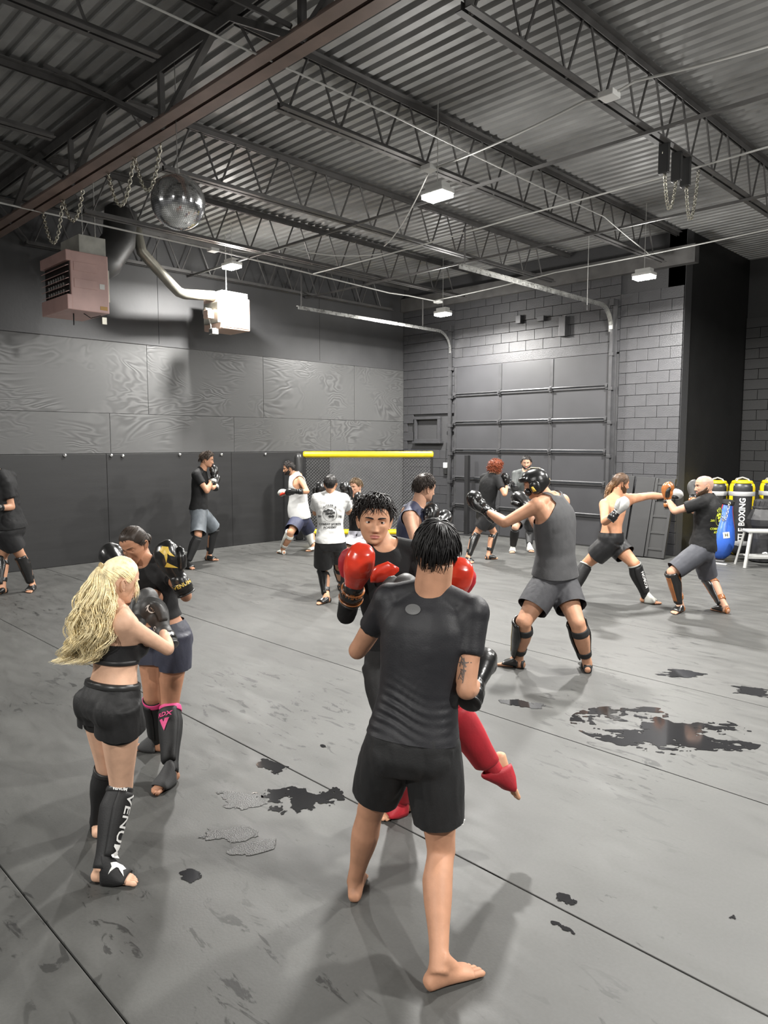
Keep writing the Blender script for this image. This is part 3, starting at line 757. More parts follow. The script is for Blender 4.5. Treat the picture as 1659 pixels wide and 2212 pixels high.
# ------------------------------------------------------------------ clipping of a mesh by a field
def clip(V, F, g, with_map=False):
    V = np.asarray(V, float); g = np.asarray(g, float); T = []
    for f in F:
        for i in range(1, len(f) - 1): T.append((f[0], f[i], f[i + 1]))
    T = np.array(T); ins = g[T] >= 0; c = ins.sum(1)
    keep = [tuple(t) for t in T[c == 3]]; NV = [tuple(v) for v in V]; cache = {}
    def cut(a, b):
        k = (a, b) if a < b else (b, a)
        if k not in cache:
            t = g[a] / (g[a] - g[b]); cache[k] = len(NV); NV.append(tuple(V[a] + (V[b] - V[a]) * t))
        return cache[k]
    for t, s in zip(T[(c == 1) | (c == 2)], ins[(c == 1) | (c == 2)]):
        t = [int(x) for x in t]
        k = list(s).index(True) if s.sum() == 1 else list(s).index(False)
        a, b, d = t[k], t[(k + 1) % 3], t[(k + 2) % 3]
        p, q = cut(a, b), cut(a, d)
        if s.sum() == 1: keep.append((a, p, q))
        else: keep += [(p, b, d), (p, d, q)]
    used = sorted({i for f in keep for i in f}); mp = {u: i for i, u in enumerate(used)}
    return np.array([NV[u] for u in used]), [tuple(mp[i] for i in f) for f in keep]

# ------------------------------------------------------------------ sweat and water on the mats
M_WATER = mat('dark_water_film', (.018, .018, .019), .07, spec=.6)
M_DAMP = mat('thin_damp_film', (.06, .06, .058), .33, spec=.55, bump=.5, bscale=160)
def puddle(px, py, wx, wy, seed, thr, label, m, z=.0025, sc=3.0, ang=0.0, n=110, stretch=1.0, solo=True):
    c = at_z(px, py); V = []; F = []
    for i in range(n + 1):
        for j in range(n + 1): V.append(((i / n - .5) * wx, (j / n - .5) * wy, 0))
    for i in range(n):
        for j in range(n): F.append((i * (n + 1) + j, (i + 1) * (n + 1) + j, (i + 1) * (n + 1) + j + 1, i * (n + 1) + j + 1))
    g = []
    for x, y, _ in V:
        e = 1 - math.sqrt((x / wx * 2) ** 2 + (y / wy * 2) ** 2)
        q = mnoise.fractal(Vector((x * sc + seed, y * sc * stretch, seed * .7)), 0.55, 2.1, 6)
        g.append(min(e * .9 + q * .75 - thr, e * 2.5))
    V, F = clip(V, F, g)
    if not len(F): return
    if solo:                     # keep the one connected patch
        par = list(range(len(V)))
        def find(a):
            while par[a] != a: par[a] = par[par[a]]; a = par[a]
            return a
        for f in F:
            r0 = find(f[0]); par[find(f[1])] = r0; par[find(f[2])] = r0
        rt_ = [find(f[0]) for f in F]; best = max(set(rt_), key=rt_.count)
        F = [f for f, r in zip(F, rt_) if r == best]; us = sorted({i for f in F for i in f}); mp = {u: i for i, u in enumerate(us)}
        V = V[us]; F = [tuple(mp[i] for i in f) for f in F]
    o = obj('water_puddle', mesh_from(V, F, 'water_puddle'), m, None, (c[0], c[1], z)); o.rotation_euler[2] = ang
    tag(o, label, 'puddle', 'wet patches on the mats'); return o
puddle(630, 1728, .62, .50, 1.3, .34, 'dark wet puddle on the mat between the two sparring pairs', M_WATER, ang=.7, solo=False)
puddle(545, 1735, .55, .28, 4.1, .30, 'pale damp smear along the left of the central puddle', M_DAMP, ang=.5)
puddle(495, 1800, .36, .20, 7.7, .36, 'pale damp footprint below the central puddle', M_DAMP, ang=.8)
puddle(515, 1838, .50, .13, 2.9, .32, 'long pale damp streak below the central puddle', M_DAMP, ang=1.15)
puddle(590, 1655, .28, .16, 9.2, .42, 'small scattered wet spots above the central puddle', M_WATER, sc=7, solo=False)
puddle(700, 1612, .10, .07, 5.2, .2, 'small round wet spot left of the man in black', M_WATER)
puddle(410, 1893, .13, .10, 3.3, .35, 'small wet spot near the toes of the blonde woman', M_WATER, sc=6)
puddle(1430, 1575, 1.25, .85, 6.4, .44, 'large broken puddle on the mat at right', M_WATER, ang=.5, sc=2.8, stretch=1.6, solo=False)
puddle(1480, 1455, .9, .35, 8.6, .5, 'long wet smear beyond the large puddle at right', M_WATER, ang=.6, stretch=2)
puddle(1150, 1525, .55, .22, 3.7, .42, 'wet scuff mark beside the headgear fighter shadow', M_WATER, ang=.4, stretch=2)
puddle(1585, 1985, .26, .12, 2.2, .4, 'small dark wet splash at lower right', M_WATER, ang=.3, sc=8)
puddle(1210, 1935, .16, .10, 5.8, .4, 'small ring-shaped wet mark at lower right middle', M_WATER, sc=8)
puddle(1245, 2020, .24, .05, 1.9, .4, 'thin wet streak near the lower seam', M_WATER, ang=.0, sc=8)
puddle(1630, 1500, .8, .5, 4.6, .5, 'wet scuff at the right edge of the picture', M_WATER, ang=.4, stretch=2.5)
# ================================================================== PEOPLE
def fast_mesh(V, Q, name, smooth=True):
    V = np.asarray(V, np.float32); Q = np.asarray(Q, np.int32); n = Q.shape[1]
    me = bpy.data.meshes.new(name)
    me.vertices.add(len(V)); me.vertices.foreach_set('co', V.ravel())
    me.loops.add(Q.size); me.loops.foreach_set('vertex_index', Q.ravel())
    me.polygons.add(len(Q)); me.polygons.foreach_set('loop_start', np.arange(0, Q.size, n, dtype=np.int32))
    try: me.polygons.foreach_set('loop_total', np.full(len(Q), n, np.int32))
    except Exception: pass
    me.polygons.foreach_set('use_smooth', np.full(len(Q), smooth))
    me.update(calc_edges=True); me.validate()
    return me
def ring_loft(C, A, B, ra, rb, n=18, p=2.0):
    """closed loft: centres C, axes A,B, radii ra,rb (superellipse p)"""
    C, A, B = map(lambda x: np.asarray(x, float), (C, A, B)); K = len(C); V = []; F = []
    th = np.linspace(0, 2 * math.pi, n, endpoint=False)
    c, s = np.cos(th), np.sin(th)
    c = np.sign(c) * np.abs(c) ** (2 / p); s = np.sign(s) * np.abs(s) ** (2 / p)
    for i in range(K):
        V.append(C[i] + np.outer(c * ra[i], A[i]) + np.outer(s * rb[i], B[i]))
    V = np.concatenate(V)
    for i in range(K - 1):
        for k in range(n): F.append((i * n + k, i * n + (k + 1) % n, (i + 1) * n + (k + 1) % n, (i + 1) * n + k))
    F.append(tuple(range(n))[::-1]); F.append(tuple((K - 1) * n + k for k in range(n)))
    return V, F
def limb(p, q, ra, front, n=16, t0=0.0, t1=1.0, rb=None, off=None, K=14, ease=0.0, flare=0.0, bow=0.0):
    """tapered limb p->q; ra table of (t, radius)"""
    p, q = np.asarray(p, float), np.asarray(q, float); ax = nrm(q - p)
    A = nrm(np.asarray(front, float) - (np.asarray(front, float) @ ax) * ax); B = np.cross(ax, A)
    T = np.linspace(t0, t1, K); tab = np.array(ra); r = np.interp(T, tab[:, 0], tab[:, 1]) + ease + flare * np.clip(T, 0, 1)
    r2 = r if rb is None else np.interp(T, np.array(rb)[:, 0], np.array(rb)[:, 1]) + ease + flare * np.clip(T, 0, 1)
    C = p + np.outer(T, q - p)
    if off is not None: C = C + np.outer(np.interp(T, np.array(off)[:, 0], np.array(off)[:, 1]), A)
    return ring_loft(C, [A] * K, [B] * K, r, r2, n)
def ellipsoid(c, axes, r, n=14, m=9):
    V = []; F = []
    for i in range(m + 1):
        t = math.pi * i / m
        for k in range(n):
            a = 2 * math.pi * k / n
            d = v3(math.sin(t) * math.cos(a), math.sin(t) * math.sin(a), math.cos(t)) * np.asarray(r, float)
            V.append(np.asarray(c, float) + d @ np.asarray(axes, float))
    for i in range(m):
        for k in range(n): F.append((i * n + k, i * n + (k + 1) % n, (i + 1) * n + (k + 1) % n, (i + 1) * n + k))
    return np.array(V), F
def concat(parts):
    V = []; F = []; n = 0
    for v, f in parts:
        V.append(np.asarray(v, float)); F += [tuple(int(i) + n for i in q) for q in f]; n += len(v)
    return np.concatenate(V), F
def remesh(parts, voxel, smooth=6):
    V, F = concat(parts); me = mesh_from(V, F, 'tmp'); o = bpy.data.objects.new('tmp', me); COL.objects.link(o)
    r = o.modifiers.new('r', 'REMESH'); r.mode = 'VOXEL'; r.voxel_size = voxel
    if smooth:
        s = o.modifiers.new('s', 'SMOOTH'); s.factor = .5; s.iterations = smooth
    m2 = bpy.data.meshes.new_from_object(o.evaluated_get(bpy.context.evaluated_depsgraph_get()))
    V = np.empty(len(m2.vertices) * 3); m2.vertices.foreach_get('co', V); V = V.reshape(-1, 3)
    N = np.empty(len(m2.vertices) * 3); m2.vertices.foreach_get('normal', N); N = N.reshape(-1, 3)
    F = [tuple(p.vertices) for p in m2.polygons]
    bpy.data.objects.remove(o); bpy.data.meshes.remove(me); bpy.data.meshes.remove(m2)
    return V, F, N
def noise_at(P, seed=0.0):
    return np.array([mnoise.noise(Vector((float(a[0]) + seed, float(a[1]) - seed, float(a[2]) + seed * .5))) for a in P])

ARM_U = [(0, .058), (.15, .056), (.35, .050), (.6, .046), (.85, .041), (1, .040)]
ARM_F = [(0, .040), (.15, .044), (.35, .043), (.6, .036), (.85, .029), (1, .028)]
THIGH = [(0, .088), (.15, .089), (.35, .083), (.6, .071), (.85, .058), (1, .054)]
SHIN = [(0, .053), (.1, .052), (.28, .057), (.45, .053), (.7, .040), (.9, .034), (1, .035)]
SHINOFF = [(0, 0), (.28, -.014), (.5, -.010), (.8, -.002), (1, 0)]
TORSO_M = [(-.17, .09, .085, -.005), (-.06, .163, .118, -.008), (.06, .168, .122, -.006), (.20, .155, .110, .004), (.34, .146, .104, .008), (.50, .158, .113, .008),
           (.66, .172, .120, .004), (.78, .174, .114, -.002), (.88, .150, .096, -.004), (.95, .105, .078, -.002), (1.02, .066, .064, 0)]
TORSO_F = [(-.17, .09, .085, -.005), (-.06, .166, .118, -.008), (.06, .166, .118, -.006), (.20, .140, .098, .004), (.34, .122, .088, .006), (.50, .130, .094, .004),
           (.66, .142, .100, .002), (.78, .148, .098, -.004), (.88, .130, .084, -.004), (.95, .088, .066, -.002), (1.02, .054, .054, 0)]
FOOT = [(-.062, .018, .022, .045), (-.05, .030, .0, .062), (-.02, .034, 0, .085), (.02, .035, 0, .088), (.06, .039, 0, .066), (.10, .044, 0, .050), (.13, .046, 0, .036), (.15, .042, .003, .026)]

def head_profile():
    z = [.115, .1135, .108, .098, .085, .055, .025, 0, -.03, -.05, -.07, -.09, -.103, -.112, -.115]
    a = [.001, .014, .036, .052, .062, .0735, .0765, .0755, .071, .066, .060, .050, .038, .020, .002]
    f = [.001, .016, .042, .060, .072, .088, .092, .090, .088, .087, .086, .084, .080, .070, .055]
    b = [.001, .018, .048, .068, .082, .098, .101, .099, .090, .078, .060, .040, .020, -.01, -.045]
    return np.array(z[::-1]), np.array(a[::-1]), np.array(f[::-1]), np.array(b[::-1])
HZ, HA, HF, HB = head_profile()
def smooth_tab(zq, tab):
    k = np.linspace(-.006, .006, 5)
    return sum(np.interp(np.clip(zq + d, -.115, .115), HZ, tab) for d in k) / 5
def head_point(phi, z, feat=True, fem=0.0):
    phi, z = np.broadcast_arrays(np.asarray(phi, float), np.asarray(z, float))
    a = smooth_tab(z, HA); f = smooth_tab(z, HF); b = smooth_tab(z, HB)
    e = np.clip((.115 - np.abs(z)) / .006, 0, 1) ** .5; a = a * e + .0005
    a = a * (1 - fem * .05 - fem * .08 * np.clip((-z - .03) / .06, 0, 1))
    s, c = np.sin(phi), np.cos(phi)
    pw = 2 / 2.25
    x = a * np.sign(s) * np.abs(s) ** pw
    y = np.where(c > 0, f, b) * np.sign(c) * np.abs(c) ** pw
    # underside: keep rings convex when the back goes ahead of centre
    y = np.where((c <= 0) & (b < 0), -b * np.abs(c) ** pw, y)
    if feat:
        fr = np.clip((c - .1) / .5, 0, 1)
        g = lambda x0, z0, sx, sz: np.exp(-((x - x0) / sx) ** 2 - ((z - z0) / sz) ** 2)
        d = np.zeros_like(y)
        t = np.clip((.012 - z) / .05, 0, 1); amp = np.where(z > .012, .004 * np.exp(-((z - .012) / .012) ** 2), .004 + .021 * t ** 1.15)
        amp = amp * np.clip((z + .052) / .010, 0, 1)
        d += amp * np.exp(-(x / (.0085 + .0055 * t)) ** 2)
        d += .005 * (g(.013, -.040, .007, .008) + g(-.013, -.040, .007, .008))
        d -= .0115 * (g(.032, .001, .0165, .0105) + g(-.032, .001, .0165, .0105))
        d += .0045 * (g(.030, .021, .020, .008) + g(-.030, .021, .020, .008))
        d += .005 * (g(.047, -.022, .016, .016) + g(-.047, -.022, .016, .016))
        d += .0058 * g(0, -.0615, .017, .0042) + .0068 * g(0, -.0735, .015, .0050) - .0035 * g(0, -.0672, .021, .0022) - .0035 * g(0, -.083, .018, .005)
        d += .006 * g(0, -.100, .017, .011)
        d -= .004 * (g(.030, -.055, .010, .014) + g(-.030, -.055, .010, .014))
        y = y + d * fr
    return np.stack([x, y, z], -1)
HAIRLINE_P = np.radians([0, 20, 38, 52, 64, 78, 86, 97, 106, 118, 135, 155, 180])
HAIRLINE_M = np.array([.066, .067, .064, .050, .022, -.012, -.004, .020, .012, -.022, -.050, -.062, -.064])

SKIN = {}
def skin_mat(name, col):
    if name not in SKIN:
        SKIN[name] = mat('skin_' + name, col, .55, var=.12, vscale=14, bump=.05, bscale=140, spec=.32)
    return SKIN[name]
M_LIP = mat('lips', (.40, .14, .11), .45)
M_SCL = mat('eye_white', (.62, .60, .57), .25)
M_IRIS = mat('dark_iris', (.02, .012, .008), .12)

class Person:
    def __init__(s, label, h=1.75, build=1.0, fem=0.0, skin='tan', col=(.52, .30, .20), haircol=(.012, .010, .009), voxel=.007):
        s.label = label; s.k = h / 1.75; s.b = build; s.fem = fem; s.J = {}; s.vox = voxel * 1.25
        s.mskin = skin_mat(skin, col); s.mhair = mat('hair_%.3f_%.3f' % (haircol[0], haircol[1]), haircol, .5, var=.3, vscale=40, spec=.35)
        s.L = dict(th=.435 * s.k, sh=.415 * s.k, ua=.30 * s.k, fa=.265 * s.k, to=.55 * s.k)
        s.side = {}
    # ---- pose
    def ydir(s, a):
        a = math.radians(a); return fw * math.cos(a) + rt * math.sin(a), rt * math.cos(a) - fw * math.sin(a)
    def on_ray(s, px, c, r, sign):
        d = nrm(ray(*px)); m = np.asarray(c) - CAM; b = d @ m; disc = b * b - (m @ m - r * r)
        if disc < 0:
            q = CAM + d * b; return c + nrm(q - c) * r
        return CAM + d * (b + sign * math.sqrt(disc))
    def pose(s, pel, D, nk, nks=0, pyaw=0, cyaw=0, head=None, hyaw=0, hpitch=0, hroll=0, hs=0, mid=-.02, shroll=0,
             L=None, R=None, aL=None, aR=None, shw=1.0, hunch=0.0):
        """pel,nk,head: pixels; L,R legs: dict(an=, kn=, to=); arms: dict(el=,es=,wr=,ws=,gt=)"""
        J = s.J; k = s.k
        J['pel'] = at_d(*pel, D)
        J['nk'] = s.on_ray(nk, J['pel'], s.L['to'], nks) if nks else at_d(*nk, D + hunch)
        s.L['to'] = np.linalg.norm(J['nk'] - J['pel'])
        pf, pr = s.ydir(pyaw); cf, cr = s.ydir(cyaw)
        U = nrm(J['nk'] - J['pel'])
        if shroll: cr = nrm(cr * math.cos(math.radians(shroll)) + up * math.sin(math.radians(shroll)))
        s.cr = nrm(cr - (cr @ U) * U); s.cf = np.cross(U, s.cr); s.pr = pr; s.pf = pf; s.U = U
        ctrl = (J['pel'] + J['nk']) / 2 + s.cf * mid * 2
        tt = np.linspace(-.25, 1.12, 60)[:, None]
        s.spT = tt[:, 0]; s.sp = (1 - tt) ** 2 * J['pel'] + 2 * tt * (1 - tt) * ctrl + tt ** 2 * J['nk']
        sw = (.178 - .026 * s.fem) * k * shw * (.5 + .5 * s.b)
        for sd, sg in (('L', -1), ('R', 1)):
            J['sh' + sd] = J['nk'] - U * .052 * k + s.cr * sg * sw
            J['hp' + sd] = J['pel'] + pr * sg * .088 * k - up * .01 * k
        # head
        J['hd'] = s.on_ray(head, J['nk'] + U * .02 * k, .175 * k, hs) if hs else at_d(*head, dist(J['nk']) + .0)
        hf, hr = s.ydir(hyaw); p = math.radians(hpitch)
        f2 = hf * math.cos(p) - up * math.sin(p); u2 = np.cross(hr, f2)
        q = math.radians(hroll); r2 = hr * math.cos(q) + u2 * math.sin(q)
        s.hf, s.hr, s.hu = f2, r2, np.cross(r2, f2)
        # legs
        for sd, lg in (('L', L), ('R', R)):
            if 'anp' in lg: A = np.asarray(lg['anp'], float)
            elif 'aD' in lg: A = at_d(*lg['an'], lg['aD'])
            else: A = at_z(*lg['an'], .085 * k + lg.get('lift', 0))
            J['an' + sd] = A; H = J['hp' + sd]
            if 'kn' in lg:
                best = None
                for dd in np.linspace(-.6, .6, 241):
                    K = at_d(*lg['kn'], dist((A + H) / 2) + dd)
                    e = (np.linalg.norm(K - H) - s.L['th']) ** 2 + (np.linalg.norm(K - A) - s.L['sh']) ** 2
                    if best is None or e < best[0]: best = (e, K)
                J['kn' + sd] = best[1]
            else:
                d = A - H; L1, L2 = s.L['th'], s.L['sh']; ln = min(np.linalg.norm(d), (L1 + L2) * .999)
                x = (L1 * L1 - L2 * L2 + ln * ln) / (2 * ln); hgt = math.sqrt(max(L1 * L1 - x * x, 0)); u = nrm(d)
                kf = s.pf - (s.pf @ u) * u
                J['kn' + sd] = H + u * x + nrm(kf) * hgt
            if 'toD' in lg: T = at_d(*lg['to'], lg['toD'])
            elif 'tov' in lg: T = A + np.asarray(lg['tov'], float)
            else: T = at_z(*lg['to'], .02)
            fd = T - A; s.side['free' + sd] = lg.get('free', False)
            if not lg.get('free', False):
                fd = fd.copy(); fd[2] = 0
            J['fd' + sd] = nrm(fd)
            if lg.get('free', False):
                sh = nrm(A - J['kn' + sd]); u_ = nrm(-sh + (sh @ J['fd' + sd]) * J['fd' + sd])
                J['fu' + sd] = u_
            elif lg.get('tip', 0):
                t_ = math.radians(lg['tip']); f0 = J['fd' + sd]
                J['fd' + sd] = f0 * math.cos(t_) - up * math.sin(t_); J['fu' + sd] = up * math.cos(t_) + f0 * math.sin(t_)
            else: J['fu' + sd] = up
        for sd, ar in (('L', aL), ('R', aR)):
            if ar.get('sh'): J['sh' + sd] = s.on_ray(ar['sh'], J['nk'] - U * .05 * k, np.linalg.norm(J['sh' + sd] - J['nk']), ar.get('ss', 1))
            E_ = s.on_ray(ar['el'], J['sh' + sd], s.L['ua'], ar.get('es', 1)) if not isinstance(ar['el'], np.ndarray) else ar['el']
            J['el' + sd] = E_
            J['wr' + sd] = s.on_ray(ar['wr'], E_, s.L['fa'], ar.get('ws', 1)) if not isinstance(ar['wr'], np.ndarray) else ar['wr']
            fd = nrm(J['wr' + sd] - E_)
            if ar.get('gt'):
                g = s.on_ray(ar['gt'], J['wr' + sd], .16 * k, ar.get('gs', 1)); fd = nrm(g - J['wr' + sd])
            J['gd' + sd] = fd
            if 'gz' in ar: J['gz' + sd] = np.asarray(ar['gz'], float)
        s.org = v3(J['pel'][0], J['pel'][1], 0)
        s.org[2] = 0
        return s
    # ---- torso coordinates
    def spine(s, t):
        return np.array([np.interp(t, s.spT, s.sp[:, i]) for i in range(3)]).T
    def s_of(s, P):
        d = ((P[:, None, :] - s.sp[None]) ** 2).sum(2); i = np.clip(d.argmin(1), 1, len(s.sp) - 2)
        t = s.sp[i + 1] - s.sp[i - 1]; q = ((P - s.sp[i]) * t).sum(1) / (t * t).sum(1)
        return s.spT[i] + q * (s.spT[i + 1] - s.spT[i - 1])
    def tframe(s, t):
        T = nrm(s.spine(t + .02) - s.spine(t - .02)); w = min(max(t, 0), 1); w = w * w * (3 - 2 * w)
        R = nrm(s.pr * (1 - w) + s.cr * w); R = nrm(R - (R @ T) * T)
        return T, R, np.cross(T, R)
    def torso(s, ease=0.0, s0=-.17, s1=1.02, K=26, belly=0.0, hem=0.0, dip=1.0):
        tab = np.array(TORSO_F if s.fem > .5 else TORSO_M); S = np.linspace(s0, s1, K); C = []; A = []; B = []; ra = []; rb = []
        for t in S:
            T, R, Fo = s.tframe(t); a, b, o = (np.interp(t, tab[:, 0], tab[:, i]) for i in (1, 2, 3))
            bl = belly * math.exp(-((t - .25) / .25) ** 2)
            h = hem * max(0, 1 - (t - s0) / .45)
            C.append(s.spine(t) + Fo * (o + bl * .55) * s.k); A.append(R); B.append(Fo)
            ra.append((a * s.b + bl * .6 + ease + h) * s.k); rb.append((b * (.4 + .6 * s.b) + bl * .6 + ease + h) * s.k)
        return ring_loft(C, A, B, ra, rb, 28, 2.35)
    def shoulder_bits(s, ease=0.0):
        J = s.J; k = s.k; P = []
        for sd, sg in (('L', -1), ('R', 1)):
            sh = J['sh' + sd]; bk = .5 + .5 * s.b
            P.append(limb(J['nk'] + s.U * .015 * k - s.cf * .012 * k, sh + s.U * .012 * k, [(0, .048 * k * bk + ease), (1, .046 * k * bk + ease)], s.cf))
            P.append(ellipsoid(sh, [s.cr, s.cf, s.U], (np.array([.062, .062, .066]) * bk * (1 - .12 * s.fem) + ease) * k))
            c = s.spine(.70) + s.cr * sg * .085 * k; P.append(limb(c, sh, [(0, .085 * k * bk * (1 - .15 * s.fem) + ease), (1, .056 * k * bk + ease)], s.cf))
        return P
    def arm(s, sd, ease=0.0, t0=0.0, t1=1.0, flare=0.0):
        f = (1 - .16 * s.fem) * (.35 + .65 * s.b) * s.k
        tab = [(t, r * f) for t, r in ARM_U]
        return limb(s.J['sh' + sd], s.J['el' + sd], tab, s.cf, t0=t0, t1=t1, ease=ease, flare=flare)
    def fore(s, sd, ease=0.0, t0=-.04, t1=1.04):
        f = (1 - .16 * s.fem) * (.35 + .65 * s.b) * s.k
        return limb(s.J['el' + sd], s.J['wr' + sd], [(t, r * f) for t, r in ARM_F], s.J['sh' + sd] - s.J['el' + sd], t0=t0, t1=t1, ease=ease)
    def legfront(s, sd): return s.J['fd' + sd] + .35 * s.pf
    def legf(s): return (.3 + .7 * s.b) * s.k * (1.09 if s.fem < .5 else 1.03)
    def thigh(s, sd, ease=0.0, t0=0.0, t1=1.03, flare=0.0, K=16):
        f = s.legf() * (1 + .05 * s.fem)
        return limb(s.J['hp' + sd], s.J['kn' + sd], [(t, r * f) for t, r in THIGH], s.legfront(sd), t0=t0, t1=t1, ease=ease, flare=flare, K=K)
    def shin(s, sd, ease=0.0, t0=-.05, t1=1.08, n=16, K=18):
        f = s.legf()
        return limb(s.J['kn' + sd], s.J['an' + sd], [(t, r * f) for t, r in SHIN], s.legfront(sd), t0=t0, t1=t1, ease=ease, off=[(t, o * f) for t, o in SHINOFF], n=n, K=K)
    def footframe(s, sd):
        d, u = s.J['fd' + sd], s.J['fu' + sd]; u = nrm(u - (u @ d) * d)
        return s.J['an' + sd] - u * .085 * s.k, d, np.cross(d, u), u
    def foot(s, sd, ease=0.0, x0=-9, x1=9):
        o, d, r, u = s.footframe(sd); k = s.k * (1 - .06 * s.fem); C = []; ra = []; rb = []
        for x, w, lo, hi in FOOT:
            if x < x0 or x > x1: continue
            C.append(o + d * x * k + u * (lo + hi) / 2 * k); ra.append(w * k + ease); rb.append((hi - lo) / 2 * k + ease)
        return ring_loft(C, [r] * len(C), [u] * len(C), ra, rb, 18, 2.3)
    def toes(s, sd, fine=False):
        o, d, r, u = s.footframe(sd); k = s.k * (1 - .06 * s.fem); sg = -1 if sd == 'R' else 1     # big toe inwards
        P = []
        for j, (y, x0, ln, rr) in enumerate([(-.030, .128, .060, .0135), (-.009, .132, .054, .0098), (.008, .130, .046, .0092), (.0235, .124, .038, .0088), (.037, .114, .031, .0085)]):
            sy = -y * sg
            # y<0 is the inner side
            a = o + (d * x0 + r * (-sy) + u * .017) * k; m = o + (d * (x0 + ln * .55) + r * (-sy) * 1.04 + u * .0165) * k; b = o + (d * (x0 + ln) + r * (-sy) * 1.02 + u * .011) * k
            T = np.linspace(0, 1, 9)[:, None]; C = (1 - T) ** 2 * a + 2 * T * (1 - T) * m + T ** 2 * b
            R = rr * k * np.array([.8, .95, 1, .96, .98, 1.05, 1.02, .8, .3]); P.append(ring_loft(C, [r] * 9, [u] * 9, R, R * .92, 12))
        return P
    # ---- the body: one continuous mesh
    def body(s, extra=(), belly=0.0, chest=0.0, neck_r=1.0, brow=True, lashes=False, beardmask=None, toes=('L', 'R'), eyes_open=1.0, glute=1.0, hscale=1.0):
        J = s.J; k = s.k; P = [s.torso(belly=belly)] + s.shoulder_bits()
        nr = .059 * k * neck_r * (1 - .16 * s.fem) * (.5 + .5 * s.b)
        nt = J['hd'] - s.hu * .045 * k - s.hf * .022 * k
        P.append(limb(J['nk'] - s.U * .06 * k, nt, [(0, nr * 1.25), (.35, nr * 1.05), (1, nr * .98)], s.cf, n=18))
        for sd, sg in (('L', -1), ('R', 1)):
            P += [s.arm(sd), s.fore(sd), ellipsoid(J['el' + sd], np.eye(3), np.full(3, .041 * k * (1 - .16 * s.fem)))]
            h = J['wr' + sd] + J['gd' + sd] * .05 * k
            P.append(ellipsoid(h, np.eye(3), np.array([.04, .04, .04]) * k))
            P += [s.thigh(sd, t0=-.06), s.shin(sd), s.foot(sd), ellipsoid(J['kn' + sd], np.eye(3), np.full(3, .055 * s.legf()))]
            hl = J['hp' + sd]; T, R, Fo = s.tframe(0)
            P.append(ellipsoid(hl - Fo * .052 * k + s.pr * sg * -.004 * k - up * .02 * k, [s.pr, Fo, up], np.array([.082, .078, .092]) * k * glute * (.4 + .6 * s.b)))
            an = J['an' + sd]; o_, d_, r_, u_ = s.footframe(sd)
            P.append(limb(an + u_ * .03 * k, o_ + (d_ * .085 + u_ * .034) * k, [(0, .034 * k), (1, .024 * k)], d_ + u_))
            P.append(ellipsoid(an - u_ * .018 * k - d_ * .004 * k, [d_, r_, u_], np.array([.042, .034, .05]) * k))
            for q in (-1, 1): P.append(ellipsoid(an + r_ * q * .026 * k - u_ * .004 * k, np.eye(3), np.full(3, .014 * k)))
            if chest:
                T, R, Fo = s.tframe(.66); P.append(ellipsoid(s.spine(.68) + R * sg * .075 * k + Fo * .072 * k, [R, Fo, T], np.array([.078, .042, .058]) * k * chest))
            if s.fem > .5:
                T, R, Fo = s.tframe(.60); P.append(ellipsoid(s.spine(.60) + R * sg * .068 * k + Fo * .075 * k, [R, Fo, T], np.array([.062, .058, .062]) * k))
        P += list(extra)
        V, F, N = remesh(P, s.vox, int(max(7, .07 / s.vox)))
        s.V0, s.F0 = V, F
        mats = [s.mskin, M_LIP, M_SCL, M_IRIS, s.mhair]
        parts = [(V, F, np.zeros(len(F), int))]
        # explicit head
        HR = np.array([s.hr, s.hf, s.hu]); s.HR = HR; sc = k * (1 - .05 * s.fem) * hscale
        s.hsc = sc
        nphi, nz = 96, 76
        u = np.linspace(-math.pi, math.pi, nphi, endpoint=False); phi = u - .52 * np.sin(u)
        w = np.linspace(0, 1, nz); zz = -.115 + .23 * (.5 - .5 * np.cos(math.pi * (w * .86 + .07))) ; zz = (zz - zz[0]) / (zz[-1] - zz[0]) * .23 - .115
        PH, ZZ = np.meshgrid(phi, zz); G = head_point(PH, ZZ, True, s.fem); V = G.reshape(-1, 3)
        F = []; MI = []
        for i in range(nz - 1):
            for j in range(nphi):
                F.append((i * nphi + j, i * nphi + (j + 1) % nphi, (i + 1) * nphi + (j + 1) % nphi, (i + 1) * nphi + j))
                c = (G[i, j] + G[i + 1, (j + 1) % nphi]) / 2
                MI.append(1 if (c[1] > .05 and (c[0] / .0235) ** 2 + ((c[2] + .0675) / (.0105 * (1 - .3 * abs(c[0]) / .024))) ** 2 < 1) else 0)
        F += [tuple(range(nphi))[::-1], tuple((nz - 1) * nphi + j for j in range(nphi))]; MI += [0, 0]
        W = lambda Q: s.J['hd'] + (np.asarray(Q) * sc) @ HR
        s.W = W
        parts.append((W(V), F, np.zeros(len(F), int)))
        gl_ = np.where(V[:, 1] > .05, 1 - (V[:, 0] / .0245) ** 2 - ((V[:, 2] + .0675) / (.0108 * (1 - .35 * np.minimum(np.abs(V[:, 0]) / .0245, 1)))) ** 2, -1)
        lv, lf = clip(V + np.array([0, .0005, 0]), F[:-2], gl_); parts.append((W(lv), lf, np.full(len(lf), 1)))
        for sg in (-1, 1):
            # eye
            ec = head_point(math.atan2(.031 / .0755, 1) * 1.0, 0.001, True, s.fem); ec = v3(sg * .0315, 0, .001)
            y = float(np.interp(.0315, *self_surface(s.fem))); ec[1] = y - .0066
            v, f = ellipsoid(ec, np.eye(3), (.0150, .0122, .0125), 24, 18)
            parts.append((W(v), f, np.full(len(f), 2)))
            v, f = ellipsoid(ec, np.eye(3), (.0153, .0125, .0128), 30, 24); c = v - ec
            v2, f2 = clip(v, f, np.where(c[:, 1] > 0, .0057 - np.hypot(c[:, 0], c[:, 2]), -.01)); parts.append((W(v2), f2, np.full(len(f2), 3)))
